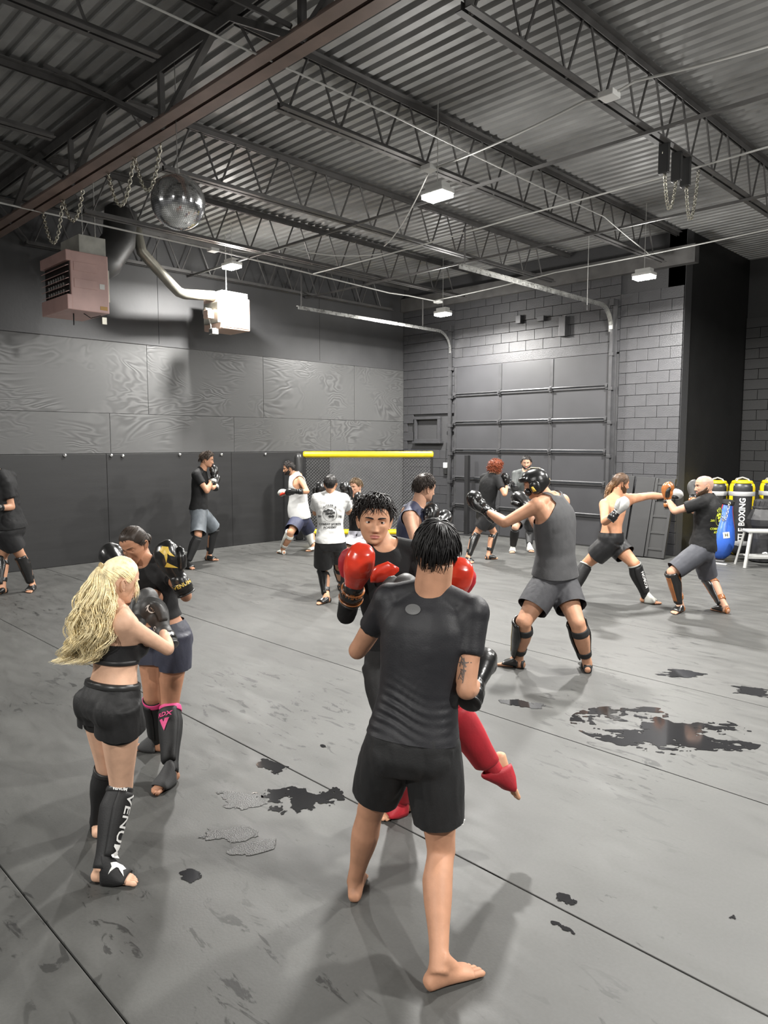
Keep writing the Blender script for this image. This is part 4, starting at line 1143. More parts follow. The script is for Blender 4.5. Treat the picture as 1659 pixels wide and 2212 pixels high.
            v, f = ellipsoid(ec, np.eye(3), (.0166, .0136, .0142), 40, 32); c = v - ec
            g_ = np.maximum(c[:, 2] - (.0050 * eyes_open - .0016 - 18 * c[:, 0] ** 2), -(c[:, 2] + .0048 * eyes_open + .0002 - 14 * c[:, 0] ** 2))
            v2, f2 = clip(v, f, np.minimum(g_, c[:, 1] + .004)); parts.append((W(v2), f2, np.zeros(len(f2), int)))
            # brow
            if brow:
                X = np.linspace(.011, .051, 9); Z = .0195 + .004 * np.sin((X - .011) / .04 * 2.6)
                C = []
                for x_, z_ in zip(X, Z):
                    yy = surf_y(x_, z_, s.fem); C.append((sg * x_, yy + .0008, z_))
                R = .0042 * (1 - .35 * s.fem) * np.array([.6, .95, 1, 1, .95, .9, .75, .55, .25])
                C = np.array(C); v, f = ring_loft(C, [v3(0, 0, 1)] * 9, [v3(0, 1, 0)] * 9, R, R * .55, 8); parts.append((W(v), f, np.full(len(f), 4)))
            # ear
            R0 = v3(0, 1, 0) * math.cos(.25) - v3(0, 0, 1) * math.sin(.25) * -1
            ay = nrm(v3(0, math.cos(.22), -math.sin(.22)) * -1); az = nrm(v3(0, -math.sin(.22) , math.cos(.22)) + v3(sg * .22, 0, 0)); ax = np.cross(ay, az)
            ay = nrm(ay + v3(sg * .45, 0, 0)); ax = nrm(np.cross(ay, az))
            c = v3(sg * .0765, -.008, -.014)
            v, f = ellipsoid(c, [ax, ay, az], (.0055, .0155, .028), 14, 10); parts.append((W(v), f, np.zeros(len(f), int)))
            T = np.linspace(-2.3, 2.6, 15); C = [c + ay * .0155 * math.cos(t) * (1 if t > -1.4 else .8) + az * .0285 * math.sin(t) * (1.0) + ax * .0035 * (1 if ax[0] * sg > 0 else -1) for t in T]
            mb = MB(); mb.tube(C, .0042, 6); parts.append((W(np.array(mb.V)), mb.F, np.zeros(len(mb.F), int)))
        for sd in toes:
            for v, f in s.toes(sd): parts.append((v, f, np.zeros(len(f), int)))
        Vs = []; Fs = []; Ms = []; n = 0
        for v, f, m in parts:
            Vs.append(v); Fs += [tuple(i + n for i in q) for q in f]; Ms.append(m); n += len(v)
        V = np.concatenate(Vs) - s.org
        me = mesh_from(V, Fs, 'person', True)
        for m in mats: me.materials.append(m)
        me.polygons.foreach_set('material_index', np.concatenate(Ms).astype(np.int32))
        o = obj('person', me, None, None, s.org); tag(o, s.label, 'person', 'people sparring in the gym'); s.o = o
        return o
    def part(s, name, V, F, m, parent=None, smooth=True):
        return obj(name, mesh_from(np.asarray(V) - s.org, F, name, smooth), m, parent or s.o)
    # ---- hair
    def hair_cap(s, th=.012, noise=.004, nf=45, line=None, top=1.0, name='hair', parent=None, m=None, seed=0.0, back=0.0):
        line = HAIRLINE_M if line is None else line
        nphi, nz = 110, 70
        phi = np.linspace(-math.pi, math.pi, nphi, endpoint=False); zz = np.linspace(-.09, .1149, nz)
        PH, ZZ = np.meshgrid(phi, zz); G = head_point(PH, ZZ, False, s.fem).reshape(-1, 3)
        d = (ZZ - np.interp(np.abs(PH), HAIRLINE_P, line)).ravel()
        w = np.clip(d / .03, 0, 1) ** .6
        N = G / np.array([.078 ** 2, .095 ** 2, .115 ** 2]); N /= np.linalg.norm(N, axis=1)[:, None]
        nz_ = noise_at(G * nf, seed) if noise else 0
        t = (th * (1 + (top - 1) * np.clip(G[:, 2] / .09, 0, 1)) + noise * nz_ + back * np.clip(-G[:, 1] / .09, 0, 1)) * w + (-.0025) * (1 - w)
        G = G + N * t[:, None]
        F = [(i * nphi + j, i * nphi + (j + 1) % nphi, (i + 1) * nphi + (j + 1) % nphi, (i + 1) * nphi + j) for i in range(nz - 1) for j in range(nphi)]
        F.append(tuple((nz - 1) * nphi + j for j in range(nphi)))
        g = d + .0005 + .003 * noise_at(G * 140, 3.1)
        V, F = clip(G, F, g)
        return s.part(name, s.W(V), F, m or s.mhair, parent)
    def strands(s, paths, r, name='hair_strands', parent=None, m=None, world=False, sides=3):
        """paths N x K x 3 in head space (or world)"""
        P = np.asarray(paths, float)
        if not world: P = s.J['hd'] + (P * s.hsc) @ s.HR
        N_, K = P.shape[:2]; T = np.gradient(P, axis=1); T /= np.maximum(np.linalg.norm(T, axis=2, keepdims=True), 1e-9)
        ref = np.broadcast_to(v3(.31, .52, .79), T.shape); A = np.cross(T, ref); A /= np.maximum(np.linalg.norm(A, axis=2, keepdims=True), 1e-9); B = np.cross(T, A)
        prof = np.sin(np.linspace(.45, math.pi - .12, K)) ** .7
        rr = (np.asarray(r, float).reshape(-1, 1) if np.ndim(r) else np.full((N_, 1), r)) * prof[None]
        a = np.linspace(0, 2 * math.pi, sides, endpoint=False)
        V = P[:, :, None, :] + rr[:, :, None, None] * (np.cos(a)[None, None, :, None] * A[:, :, None, :] + np.sin(a)[None, None, :, None] * B[:, :, None, :])
        idx = np.arange(N_ * K * sides).reshape(N_, K, sides); q = np.stack([idx[:, :-1], np.roll(idx, -1, 2)[:, :-1], np.roll(idx, -1, 2)[:, 1:], idx[:, 1:]], -1).reshape(-1, 4)
        me = fast_mesh(V.reshape(-1, 3) - s.org, q, name)
        o = obj(name, me, m or s.mhair, parent or s.o)
        return o
    def scalp_paths(s, n, pole, a0, a1, off, seed, K=10, line=None, jit=.15, lift=0.0, wave=0.0, fall=0.0, base=.007):
        """locks fanning from a pole over the scalp; a0,a1 in degrees (ranges)"""
        rg = np.random.default_rng(seed); pole = nrm(pole); e1 = nrm(np.cross(pole, v3(1, 0, 0) if abs(pole[0]) < .9 else v3(0, 1, 0))); e2 = np.cross(pole, e1)
        line = HAIRLINE_M if line is None else line; out = []
        while len(out) < n:
            be = rg.uniform(0, 2 * math.pi); A0 = math.radians(rg.uniform(*a0)); A1 = A0 + math.radians(rg.uniform(*a1)); d0 = rg.normal(0, jit)
            al = np.linspace(A0, A1, K); bb = be + d0 * np.linspace(0, 1, K)
            D = np.cos(al)[:, None] * pole + np.sin(al)[:, None] * (np.cos(bb)[:, None] * e1 + np.sin(bb)[:, None] * e2)
            S = D * 1.0; ax = np.where(D[:, 1:2] > 0, .090, .099); R = 1 / np.sqrt((D[:, 0] / .0775) ** 2 + (D[:, 1] / ax[:, 0]) ** 2 + (D[:, 2] / .1145) ** 2)
            ph = np.abs(np.arctan2(D[:, 0], D[:, 1])); zl = np.interp(ph, HAIRLINE_P, line)
            if (R * D[:, 2])[0] < zl[0] - .002: continue
            bad = (R * D[:, 2]) < zl - .006
            t = np.linspace(0, 1, K); o = rg.uniform(*off)
            rad = R + base + o * np.sin(np.clip(t * 1.15, 0, 1) * math.pi * .5) + lift * t ** 2 * rg.uniform(.3, 1.2) + wave * np.sin(t * rg.uniform(6, 10) + rg.uniform(0, 6)) * t
            Q = D * rad[:, None]; Q[:, 2] -= fall * t ** 2
            if bad.any():
                k0 = max(2, int(np.argmax(bad))); x = np.linspace(0, k0, K); Q = np.stack([np.interp(x, np.arange(K), Q[:, i]) for i in range(3)], 1)
            out.append(Q)
        return np.array(out)
    # ---- clothes
    def garment(s, name, parts, m, fields, wr=0.0, wf=(14, 14, 14), seed=0.0, vox=None, smooth=5, extra=None, parent=None, sub=None):
        V, F, N = remesh(parts, vox or s.vox * 1.35, smooth)
        g = np.full(len(V), 1e3)
        if wr:
            Lx = np.stack([(V - s.org) @ s.pr, (V - s.org) @ s.pf, V[:, 2]], 1)
            n1 = noise_at(Lx * np.array(wf), seed); n2 = noise_at(Lx * np.array(wf) * 2.3, seed + 5)
            V = V + N * (wr * (np.abs(n1) + .4 * np.abs(n2)))[:, None]
        if extra is not None: V = V + N * extra(V)[:, None]
        for fn in fields: g = np.minimum(g, fn(V))
        V, F = clip(V, F, g)
        return s.part(name, V, F, m, parent)
    def f_hem(s, t): return lambda V: (s.s_of(V) - t) * s.L['to']
    def f_top(s, t): return lambda V: (t - s.s_of(V)) * s.L['to']
    def f_neck(s, r, fwd=.02, upo=.035): return lambda V: np.linalg.norm(V - (s.J['nk'] + s.cf * fwd * s.k + s.U * upo * s.k), axis=1) - r * s.k
    def f_end(s, a, b, t, R):
        p, q = s.J[a], s.J[b]; ax = q - p; l2 = ax @ ax
        def fn(V):
            u = ((V - p) @ ax) / l2; dd = np.linalg.norm(V - (p + np.outer(u, ax)), axis=1)
            return np.maximum((t - u) * math.sqrt(l2), dd - R)
        return fn
    def f_armhole(s, sd, r, xin):
        sg = -1 if sd == 'L' else 1; c = s.J['sh' + sd] - s.U * .03 * s.k
        def fn(V):
            x = ((V - s.J['nk']) @ s.cr) * sg; q = V - c; q = q - np.outer(q @ s.cr, s.cr)
            return np.maximum(np.linalg.norm(q, axis=1) - r * s.k, xin * s.k - x)
        return fn
    def tshirt(s, m, hem=.04, sleeve=.55, ease=.010, flare=.012, wr=.004, neck=.075, hemflare=.01, belly=0.0, name='t_shirt', wf=(13, 13, 13), long=False, extra=None, seed=0.0, sm=5):
        P = [s.torso(ease, hem - .06, 1.0, belly=belly, hem=hemflare)] + s.shoulder_bits(ease)
        fl = [s.f_hem(hem), s.f_neck(neck)]
        for sd in 'LR':
            P.append(s.arm(sd, ease * .8, -.02, 1.03 if long else sleeve, flare))
            if long:
                P += [s.fore(sd, ease * .8, -.05, .95), ellipsoid(s.J['el' + sd], np.eye(3), np.full(3, .044 * s.k + ease * .6))]
        return s.garment(name, P, m, fl, wr, wf, seed, extra=extra, smooth=sm)
    def tank(s, m, hem=.0, ease=.010, hole=.085, xin=.115, neck=.085, hemflare=.012, belly=0.0, wr=.004, name='tank_top', wf=(10, 10, 10), seed=0.0):
        P = [s.torso(ease, hem - .06, 1.0, belly=belly, hem=hemflare)] + s.shoulder_bits(ease)
        return s.garment(name, P, m, [s.f_hem(hem), s.f_neck(neck), s.f_armhole('L', hole, xin), s.f_armhole('R', hole, xin)], wr, wf, seed)
    def shorts(s, m, top=.2, leg=.62, ease=.014, flare=.035, wr=.006, belly=0.0, name='shorts', wf=(16, 16, 5), seed=2.0, sep=True):
        P = [s.torso(ease, -.16, top + .05, belly=belly)]
        T, R, Fo = s.tframe(0)
        for sd, sg in (('L', -1), ('R', 1)):
            P.append(s.thigh(sd, ease, -.1, leg + .12, flare))
            P.append(ellipsoid(s.J['hp' + sd] - Fo * .052 * s.k - up * .02 * s.k, [s.pr, Fo, up], (np.array([.084, .080, .094]) * (.4 + .6 * s.b) * (.94 if s.fem < .5 else 1) + ease * .3) * s.k))
        fl = [s.f_top(top)] + [s.f_end('hp' + sd, 'kn' + sd, leg, .125 * s.k + flare + ease) for sd in 'LR']
        return s.garment(name, P, m, fl, wr, wf, seed, smooth=6)
    def band(s, name, m, pts_fn, parent=None): pass
    # ---- gloves
    def glove(s, sd, m, mcuff=None, mpalm=None, size=1.0, label=None, mband=None):
        J = s.J; X = J['gd' + sd]; hint = J.get('gz' + sd)
        if hint is None: hint = s.cf if abs(X @ s.cf) < .75 else up
        Z = nrm(hint - (hint @ X) * X); Y = np.cross(Z, X); org = J['wr' + sd] + X * .0
        me = glove_mesh('LR'.index(sd)); S = size * s.k
        def put(name, mesh, mm, par):
            V = np.empty(len(mesh.vertices) * 3); mesh.vertices.foreach_get('co', V); V = V.reshape(-1, 3) * S
            return s.part(name, org + V[:, :1] * X + V[:, 1:2] * Y + V[:, 2:] * Z, [tuple(p.vertices) for p in mesh.polygons], mm, par)
        g = put('boxing_glove', me[0], m, s.o)
        put('glove_thumb', me[1], mpalm or m, g); put('glove_cuff', me[2], mcuff or m, g); put('wrist_strap', me[3], mband or mcuff or m, g)
        put('cuff_binding', me[4], M_BLACK, g)
        s.gl = getattr(s, 'gl', {}); s.gl[sd] = (g, org, X, Y, Z, S)
        return g
    # ---- shin guards
    def shell(s, name, sd, a, b, t0, t1, ang, thick, m, parent=None, ease=.006, K=22, n=15, bulge=0.0, taper=0.0, topflare=0.0):
        f = s.legf(); p, q = s.J[a + sd], s.J[b + sd]; ax = nrm(q - p); fr = s.legfront(sd); A = nrm(fr - (fr @ ax) * ax); B = np.cross(ax, A)
        T = np.linspace(t0, t1, K); r = np.interp(T, [x for x, _ in SHIN], [y for _, y in SHIN]) * f + ease; of = np.interp(T, [x for x, _ in SHINOFF], [y for _, y in SHINOFF]) * f
        V = []; full = ang >= 180
        for lay in (1, 0):
            for i, t in enumerate(T):
                e = min(1, min(t - t0, t1 - t) / .03 + .25)
                am = math.radians(ang) * (1 - taper * abs((t - t0) / (t1 - t0) - .35))
                for j in range(n):
                    an = -am + 2 * am * j / (n - 1 if not full else n)
                    edge = 1 if full else min(1, min(j, n - 1 - j) / 2 + .35)
                    rr = r[i] + topflare * max(0, 1 - (t - t0) / .15) + (thick * (.45 + .55 * e * edge) + bulge * max(0, math.cos(an)) * e if lay else 0)
                    V.append(p + (q - p) * t + A * (of[i] + rr * math.cos(an)) + B * rr * math.sin(an))
        F = []; M_ = K * n
        nj = n if full else n - 1
        for i in range(K - 1):
            for j in range(nj):
                j2 = (j + 1) % n
                F.append((i * n + j, i * n + j2, (i + 1) * n + j2, (i + 1) * n + j)); F.append((M_ + i * n + j2, M_ + i * n + j, M_ + (i + 1) * n + j, M_ + (i + 1) * n + j2))
        for j in range(nj):
            j2 = (j + 1) % n
            F.append((j2, j, M_ + j, M_ + j2)); i = (K - 1) * n; F.append((i + j, i + j2, M_ + i + j2, M_ + i + j))
        if not full:
            for i in range(K - 1):
                F.append((i * n, (i + 1) * n, M_ + (i + 1) * n, M_ + i * n)); j = n - 1; F.append(((i + 1) * n + j, i * n + j, M_ + i * n + j, M_ + (i + 1) * n + j))
        return s.part(name, V, F, m, parent)
    def instep(s, sd, m, parent, x0=-.005, x1=.135, thick=.012, name='instep_pad', ang=100, rise=0.0):
        o, d, r, u = s.footframe(sd); k = s.k * (1 - .06 * s.fem); V = []; K, n = 12, 15; F = []
        ft = np.array(FOOT)
        for lay in (1, 0):
            for i, x in enumerate(np.linspace(x0, x1, K)):
                w, lo, hi = (np.interp(x, ft[:, 0], ft[:, c]) for c in (1, 2, 3)); e = min(1, min(i, K - 1 - i) / 1.5 + .3)
                if rise: hi = max(hi, float(np.interp(x, [0, .02, .05, .085, .11, .135], [.150, .142, .110, .074, .054, .036])))
                for j in range(n):
                    an = math.radians(-ang + 2 * ang * j / (n - 1)); ed = min(1, min(j, n - 1 - j) / 2 + .3)
                    ex = .004 + (thick * e * ed if lay else 0) 
                    cs = math.cos(an); zc = .03
                    V.append(o + d * x * k + r * (w * k + ex) * math.sin(an) + u * (zc * k + max(cs * (hi - zc) * k + ex * cs, -zc * k + .004)))
        M_ = K * n
        for i in range(K - 1):
            for j in range(n - 1):
                F.append((i * n + j, i * n + j + 1, (i + 1) * n + j + 1, (i + 1) * n + j)); F.append((M_ + i * n + j + 1, M_ + i * n + j, M_ + (i + 1) * n + j, M_ + (i + 1) * n + j + 1))
        for j in range(n - 1):
            F.append((j + 1, j, M_ + j, M_ + j + 1)); i = (K - 1) * n; F.append((i + j, i + j + 1, M_ + i + j + 1, M_ + i + j))
        for i in range(K - 1):
            F.append((i * n, (i + 1) * n, M_ + (i + 1) * n, M_ + i * n)); j = n - 1; F.append(((i + 1) * n + j, i * n + j, M_ + i * n + j, M_ + (i + 1) * n + j))
        return s.part(name, V, F, m, parent)
    def footband(s, sd, m, parent, x=.03, w=.025, name='foot_strap'):
        o, d, r, u = s.footframe(sd); k = s.k; ft = np.array(FOOT); C = []; ra = []; rb = []
        for xx in (x, x + w * .1, x + w * .9, x + w):
            ww, lo, hi = (np.interp(xx, ft[:, 0], ft[:, c]) for c in (1, 2, 3)); C.append(o + d * xx * k + u * (hi / 2 * k + .002)); ra.append(ww * k + .006); rb.append(hi / 2 * k + .004)
        ra[0] -= .005; ra[-1] -= .005; rb[0] -= .005; rb[-1] -= .005
        v, f = ring_loft(C, [r] * 4, [u] * 4, ra, rb, 20, 2.3); return s.part(name, v, f, m, parent)
    def shin_guard(s, sd, m, mstrap=None, minst=None, style='strap', accent=None, thick=.016, ease=.006, t0=.0):
        mstrap = mstrap or m
        if style == 'sock':
            g = s.shell('shin_guard', sd, 'kn', 'an', t0 + .02, 1.05, 180, .004, m, ease=.004, n=24)
            s.shell('shin_pad', sd, 'kn', 'an', t0 + .08, .9, 80, thick, m, g, ease=.006)
            s.instep(sd, minst or m, g, x0=.0, x1=.132, thick=min(.013, max(.008, thick * .7)), ang=128, rise=.022); s.footband(sd, mstrap, g, .02, .06)
            if accent: s.shell('accent_panel', sd, 'kn', 'an', t0 + .08, .82, 34, .004, accent, g, ease=ease + thick + .006, n=9)
            return g
        else:
            g = s.shell('shin_guard', sd, 'kn', 'an', t0 - .02, .93, 92, thick, m, ease=ease, bulge=.006, taper=.35, topflare=.006)
            for t in (.12, .70): s.shell('strap', sd, 'kn', 'an', t, t + .13, 180, .006, mstrap, g, ease=.004, K=8, n=24)
        if accent:
            s.shell('accent_panel', sd, 'kn', 'an', t0 + .08, .82, 22, .004, accent, g, ease=ease + thick + .006, n=9)
        s.instep(sd, minst or m, g, thick=.014); s.footband(sd, mstrap, g, .015); s.footband(sd, mstrap, g, -.052, .02, 'heel_strap')
        return g
def self_surface(fem):
    X = np.linspace(0, .06, 30); return X, np.array([surf_y(x, .001, fem) for x in X])
def surf_y(x, z, fem=0.0):
    P = np.linspace(0, 1.4, 60); Q = head_point(P, np.full(60, z), True, fem); return float(np.interp(abs(x), Q[:, 0], Q[:, 1]))
GM = {}
def glove_mesh(right):
    if right in GM: return GM[right]
    sg = 1 if right else -1; I = np.eye(3)
    C = np.array([(-.02, 0, 0), (.02, 0, .002), (.06, 0, .006), (.10, 0, .010), (.14, 0, .008), (.175, 0, -.002), (.20, 0, -.014), (.212, 0, -.022)])
    main = [ring_loft(C, [v3(0, 1, 0)] * 8, [v3(0, 0, 1)] * 8, [.040, .046, .056, .064, .066, .062, .048, .025], [.038, .042, .050, .056, .058, .052, .040, .02], 22, 2.2),
            ellipsoid((.145, -sg * .004, -.030), I, (.060, .060, .048), 18, 12), ellipsoid((.08, 0, -.018), I, (.05, .05, .042), 18, 12)]
    V, F, N = remesh(main, .008, 3); m0 = mesh_from(V, F, 'glove', True)
    T = np.array([(.03, sg * .046, -.012), (.065, sg * .060, -.020), (.10, sg * .066, -.030), (.13, sg * .060, -.042), (.15, sg * .050, -.050)])
    V, F, N = remesh([ring_loft(T, [v3(0, 1, 0)] * 5, [v3(0, 0, 1)] * 5, [.022, .026, .027, .025, .014], [.026, .028, .027, .024, .013], 16)], .0065, 2); m1 = mesh_from(V, F, 'thumb', True)
    cu = [(.040, -.105), (.049, -.10), (.050, -.06), (.046, -.02), (.044, .01), (.03, .012)]
    m2 = MB().lathe([(r, x) for r, x in cu], 24, (0, 0, 0), 0).mesh('cuff', True)
    m3 = MB().lathe([(.046, -.082), (.0535, -.080), (.0525, -.035), (.045, -.033)], 24, (0, 0, 0), 0).mesh('strap', True)
    m4 = MB().lathe([(.045, -.109), (.0515, -.107), (.0515, -.1), (.045, -.098)], 24, (0, 0, 0), 0).mesh('binding', True)
    GM[right] = (m0, m1, m2, m3, m4); return GM[right]
# ------------------------------------------------------------------ cloth and kit materials
M_TEE = mat('black_jersey', (.009, .009, .0095), .75, var=.12, vscale=9, bump=.10, bscale=120, spec=.25)
M_TEE2 = mat('black_compression_knit', (.013, .013, .0155), .55, var=.10, vscale=7, bump=.08, bscale=160, spec=.35)
M_SHORT = mat('black_mesh_shorts', (.0075, .0075, .008), .7, var=.15, vscale=10, bump=.1, bscale=130)
M_SATIN = mat('black_satin', (.010, .010, .011), .5, var=.15, vscale=9, bump=.08, bscale=60)
M_NAVY = mat('navy_cloth', (.020, .024, .055), .65, var=.15, vscale=10, bump=.1, bscale=100)
M_NAVYW = mat('navy_woven_shorts', (.030, .032, .050), .55, var=.12, vscale=10, bump=.1, bscale=90)
M_GREYW = mat('grey_blue_woven', (.10, .115, .13), .6, var=.15, vscale=10, bump=.1, bscale=90)
M_CHARC = mat('charcoal_jersey', (.048, .048, .050), .8, var=.12, vscale=10, bump=.12, bscale=130)
M_CHARC2 = mat('charcoal_shorts_knit', (.030, .030, .034), .75, var=.1, vscale=10, bump=.1, bscale=120)
M_WTEE = mat('white_cotton', (.47, .47, .46), .8, var=.05, vscale=8, bump=.1, bscale=120)
M_LEATH = mat('black_leather', (.010, .010, .010), .28, var=.2, vscale=10, bump=.12, bscale=45, coat=.2)
M_MATTE = mat('matte_dark_grey_leather', (.040, .040, .039), .55, var=.12, vscale=8, bump=.1, bscale=45)
M_REDG = mat('red_orange_leather', (.55, .035, .015), .25, var=.35, vscale=9, bump=.06, bscale=40, coat=.3)
M_REDC = mat('red_cloth_guard', (.36, .012, .022), .6, var=.15, vscale=10, bump=.1, bscale=80)
M_GOLD = mat('gold_print', (.55, .38, .06), .4)
M_GREYG = mat('pale_grey_leather', (.36, .36, .35), .38, var=.08, bump=.06, bscale=40)
M_COPPER = mat('bronze_orange_leather', (.30, .105, .03), .3, var=.2, vscale=9, coat=.2)
M_WLEATH = mat('white_leather', (.46, .46, .42), .4, var=.08, vscale=8)
M_GUARD = mat('black_neoprene', (.007, .007, .0075), .65, var=.15, vscale=9, bump=.12, bscale=140)
M_PINK = mat('pink_band', (.70, .06, .22), .55)
M_GREYIN = mat('grey_instep_cloth', (.055, .055, .056), .8, bump=.15, bscale=150)
M_SILV = mat('silver_print', (.10, .10, .10), .45)
M_TATT = mat('tattoo_ink', (.10, .075, .065), .5)
rs = np.random.default_rng(8)

# ================================================================== man in black, seen from behind
p = Person('man in black T-shirt and shorts seen from behind in the foreground, barefoot', 1.72, 1.0, 0, 'tan', (.42, .22, .135), (.008, .007, .007), .0055)
p.pose((890, 1612), 2.78, (932, 1284), 0, pyaw=12, cyaw=22, shroll=-8, head=(943, 1188), hyaw=8, hpitch=6, hunch=.10, mid=-.012,
       L=dict(an=(768, 1898), kn=(800, 1752), to=(778, 1866)), R=dict(an=(948, 2085), kn=(953, 1838), to=(1034, 2086)),
       aL=dict(el=(772, 1405), es=1, wr=(838, 1318), ws=1, gt=(876, 1268)), aR=dict(el=(1003, 1545), es=1, wr=(1026, 1478), ws=1, gt=(1044, 1420), gs=1))
p.body(chest=.9, neck_r=1.25)
p.hair_cap(.006, .002, 30, top=1.0)
P_ = p.scalp_paths(620, v3(.1, -.25, .95), (1, 55), (40, 95), (.006, .019), 1, K=12, jit=.16, wave=.002)
P_ = np.concatenate([P_, p.scalp_paths(160, v3(.1, -.25, .95), (0, 9), (35, 80), (.010, .019), 21, K=12, jit=.2, wave=.002)])
p.strands(P_, rs.uniform(.0018, .0036, len(P_)))
def fold1(V):
    t = p.s_of(V); x = (V - p.J['pel']) @ p.pr; w = np.exp(-((t - .22) / .16) ** 2)
    return w * .0055 * (1 + np.sin((V[:, 2] * 1.0 + .25 * x + .012 * np.sin(x * 22)) * 2 * math.pi / .034)) * np.clip(.35 + noise_at(V * np.array([9, 9, 5]), 2.), 0, 1)
st = p.tshirt(M_TEE2, hem=.075, sleeve=.56, ease=.012, flare=.006, wr=.002, neck=.072, hemflare=.012, extra=fold1)
sho = p.shorts(M_SHORT, top=.115, leg=.67, ease=.014, flare=.026, wr=.010, wf=(15, 15, 3.5))
g1 = p.glove('L', M_MATTE, M_LEATH); g2 = p.glove('R', M_LEATH, M_LEATH)
bt = bvh_of(st); T, R, Fo = p.tframe(.86); c = p.spine(.885) - p.org - R * .035
decal('round_logo', ring_shape(0.0005, .021, 20, ex=1.55), c - Fo * .12, R, T, bt, M_SILV, st, .004)
b2 = bvh_of(sho); q = p.J['hpR'] * .35 + p.J['knR'] * .65 - p.org
decal('side_lettering', text_shape('FAIR', .026, .03), q + nrm(p.pr - .15 * fw) * .13 - up * .01, nrm(fw + .15 * rt), up, b2, M_INK, sho, .004)
bb = bvh_of(p.o); q = (p.J['shR'] * .32 + p.J['elR'] * .68) - p.org; nn = nrm(-fw * .8 - rt * .6); uu = nrm(np.cross(up, nn))
TT = []
for k_ in range(16):
    x0, y0 = rs.uniform(-.016, .016), rs.uniform(-.045, .045); a_ = rs.uniform(0, 3.1); l_ = rs.uniform(.008, .02); w_ = rs.uniform(.0015, .003)
    dx, dy = math.cos(a_), math.sin(a_); TT.append([(x0 - dx * l_ - dy * w_, y0 - dy * l_ + dx * w_), (x0 + dx * l_ - dy * w_, y0 + dy * l_ + dx * w_), (x0 + dx * l_ + dy * w_, y0 + dy * l_ - dx * w_), (x0 - dx * l_ + dy * w_, y0 - dy * l_ - dx * w_)])
decal('tattoo', poly_shape(TT), q, uu, up, bb, M_TATT, p.o, .0012)

# ================================================================== man with red gloves, kicking
p = Person('man with red boxing gloves and red shin guards kicking towards the camera', 1.74, 1.0, 0, 'warm', (.52, .28, .17), (.012, .009, .008), .006)
p.pose((862, 1440), 3.76, (832, 1183), 0, pyaw=165, cyaw=180, head=(809, 1124), hyaw=176, hpitch=2, hroll=3, hunch=-.02, mid=-.01,
       R=dict(an=(874, 1722), to=(838, 1758)), L=dict(an=(1066, 1660), aD=3.42, kn=(968, 1512), to=(1100, 1778), toD=3.40, free=True),
       aR=dict(sh=(764, 1222), ss=-1, el=(748, 1328), es=-1, wr=(765, 1262), ws=-1, gt=(778, 1208), gs=-1),
       aL=dict(el=(930, 1290), es=-1, wr=(968, 1290), ws=-1, gt=(990, 1240), gs=-1))
p.body(chest=.8, neck_r=1.12, hscale=1.07, eyes_open=1.25)
p.hair_cap(.010, .005, 40, top=1.2)
P_ = np.concatenate([p.scalp_paths(260, v3(.1, -.3, .95), (0, 50), (25, 60), (.012, .026), 2, K=9, jit=.5, lift=.012, wave=.006),
                     p.scalp_paths(70, v3(0, -.1, 1), (20, 42), (30, 48), (.014, .022), 3, K=9, jit=.35, line=HAIRLINE_M - .03 * (HAIRLINE_P < .9), wave=.004)])
p.strands(P_, rs.uniform(.0022, .0048, len(P_)))
rg_ = p.tshirt(M_TEE, hem=.02, ease=.007, flare=0, wr=.002, neck=.072, name='rash_guard', long=True)
p.shorts(M_SHORT, leg=.72)
for sd in 'LR':
    g = p.glove(sd, M_REDG, M_LEATH, M_REDC, 1.06, mband=M_LEATH)
    G, o_, X, Y, Z, S = p.gl[sd]
    v, f = ring_loft([o_ + X * t for t in (-.088 * S, -.084 * S)], [Y] * 2, [Z] * 2, [.056 * S] * 2, [.056 * S] * 2, 24); p.part('gold_trim', v, f, M_COPPER, G)
    v, f = ring_loft([o_ + X * t for t in (-.034 * S, -.029 * S)], [Y] * 2, [Z] * 2, [.054 * S] * 2, [.054 * S] * 2, 24); p.part('gold_trim', v, f, M_COPPER, G)
G, o_, X, Y, Z, S = p.gl['R']
cu = [c_ for c_ in G.children if c_.name.startswith('wrist_strap')][0]; nn = nrm(-fw); ux = nrm(np.cross(X, nn))
decal('strap_lettering', text_shape('TWINA', .030, .02), o_ - X * .058 * S + nn * .05 - p.org, ux, X, cu, M_COPPER, G, .004)
v, f = text_shape('M', .001); fl = MB().box(v3(-.045, -.0035, -.04), v3(.045, .0035, .04), .003); fv = np.array(fl.V)
q = at_d(838, 1232, 3.66); a_ = nrm(rt + .35 * up); b_ = nrm(np.cross(nrm(-fw), a_)); n_ = np.cross(a_, b_)
v, f = ring_loft([at_d(800, 1244, 3.58), at_d(815, 1240, 3.56), at_d(838, 1234, 3.54), at_d(862, 1230, 3.52)], [up] * 4, [fw] * 4, [.035, .045, .05, .008], [.03, .02, .01, .006], 14)
p.part('open_cuff_flap', v, f, M_REDG, G)
for sd in 'LR': p.shin_guard(sd, M_REDC, M_REDC, M_REDC, thick=.034, style='sock')

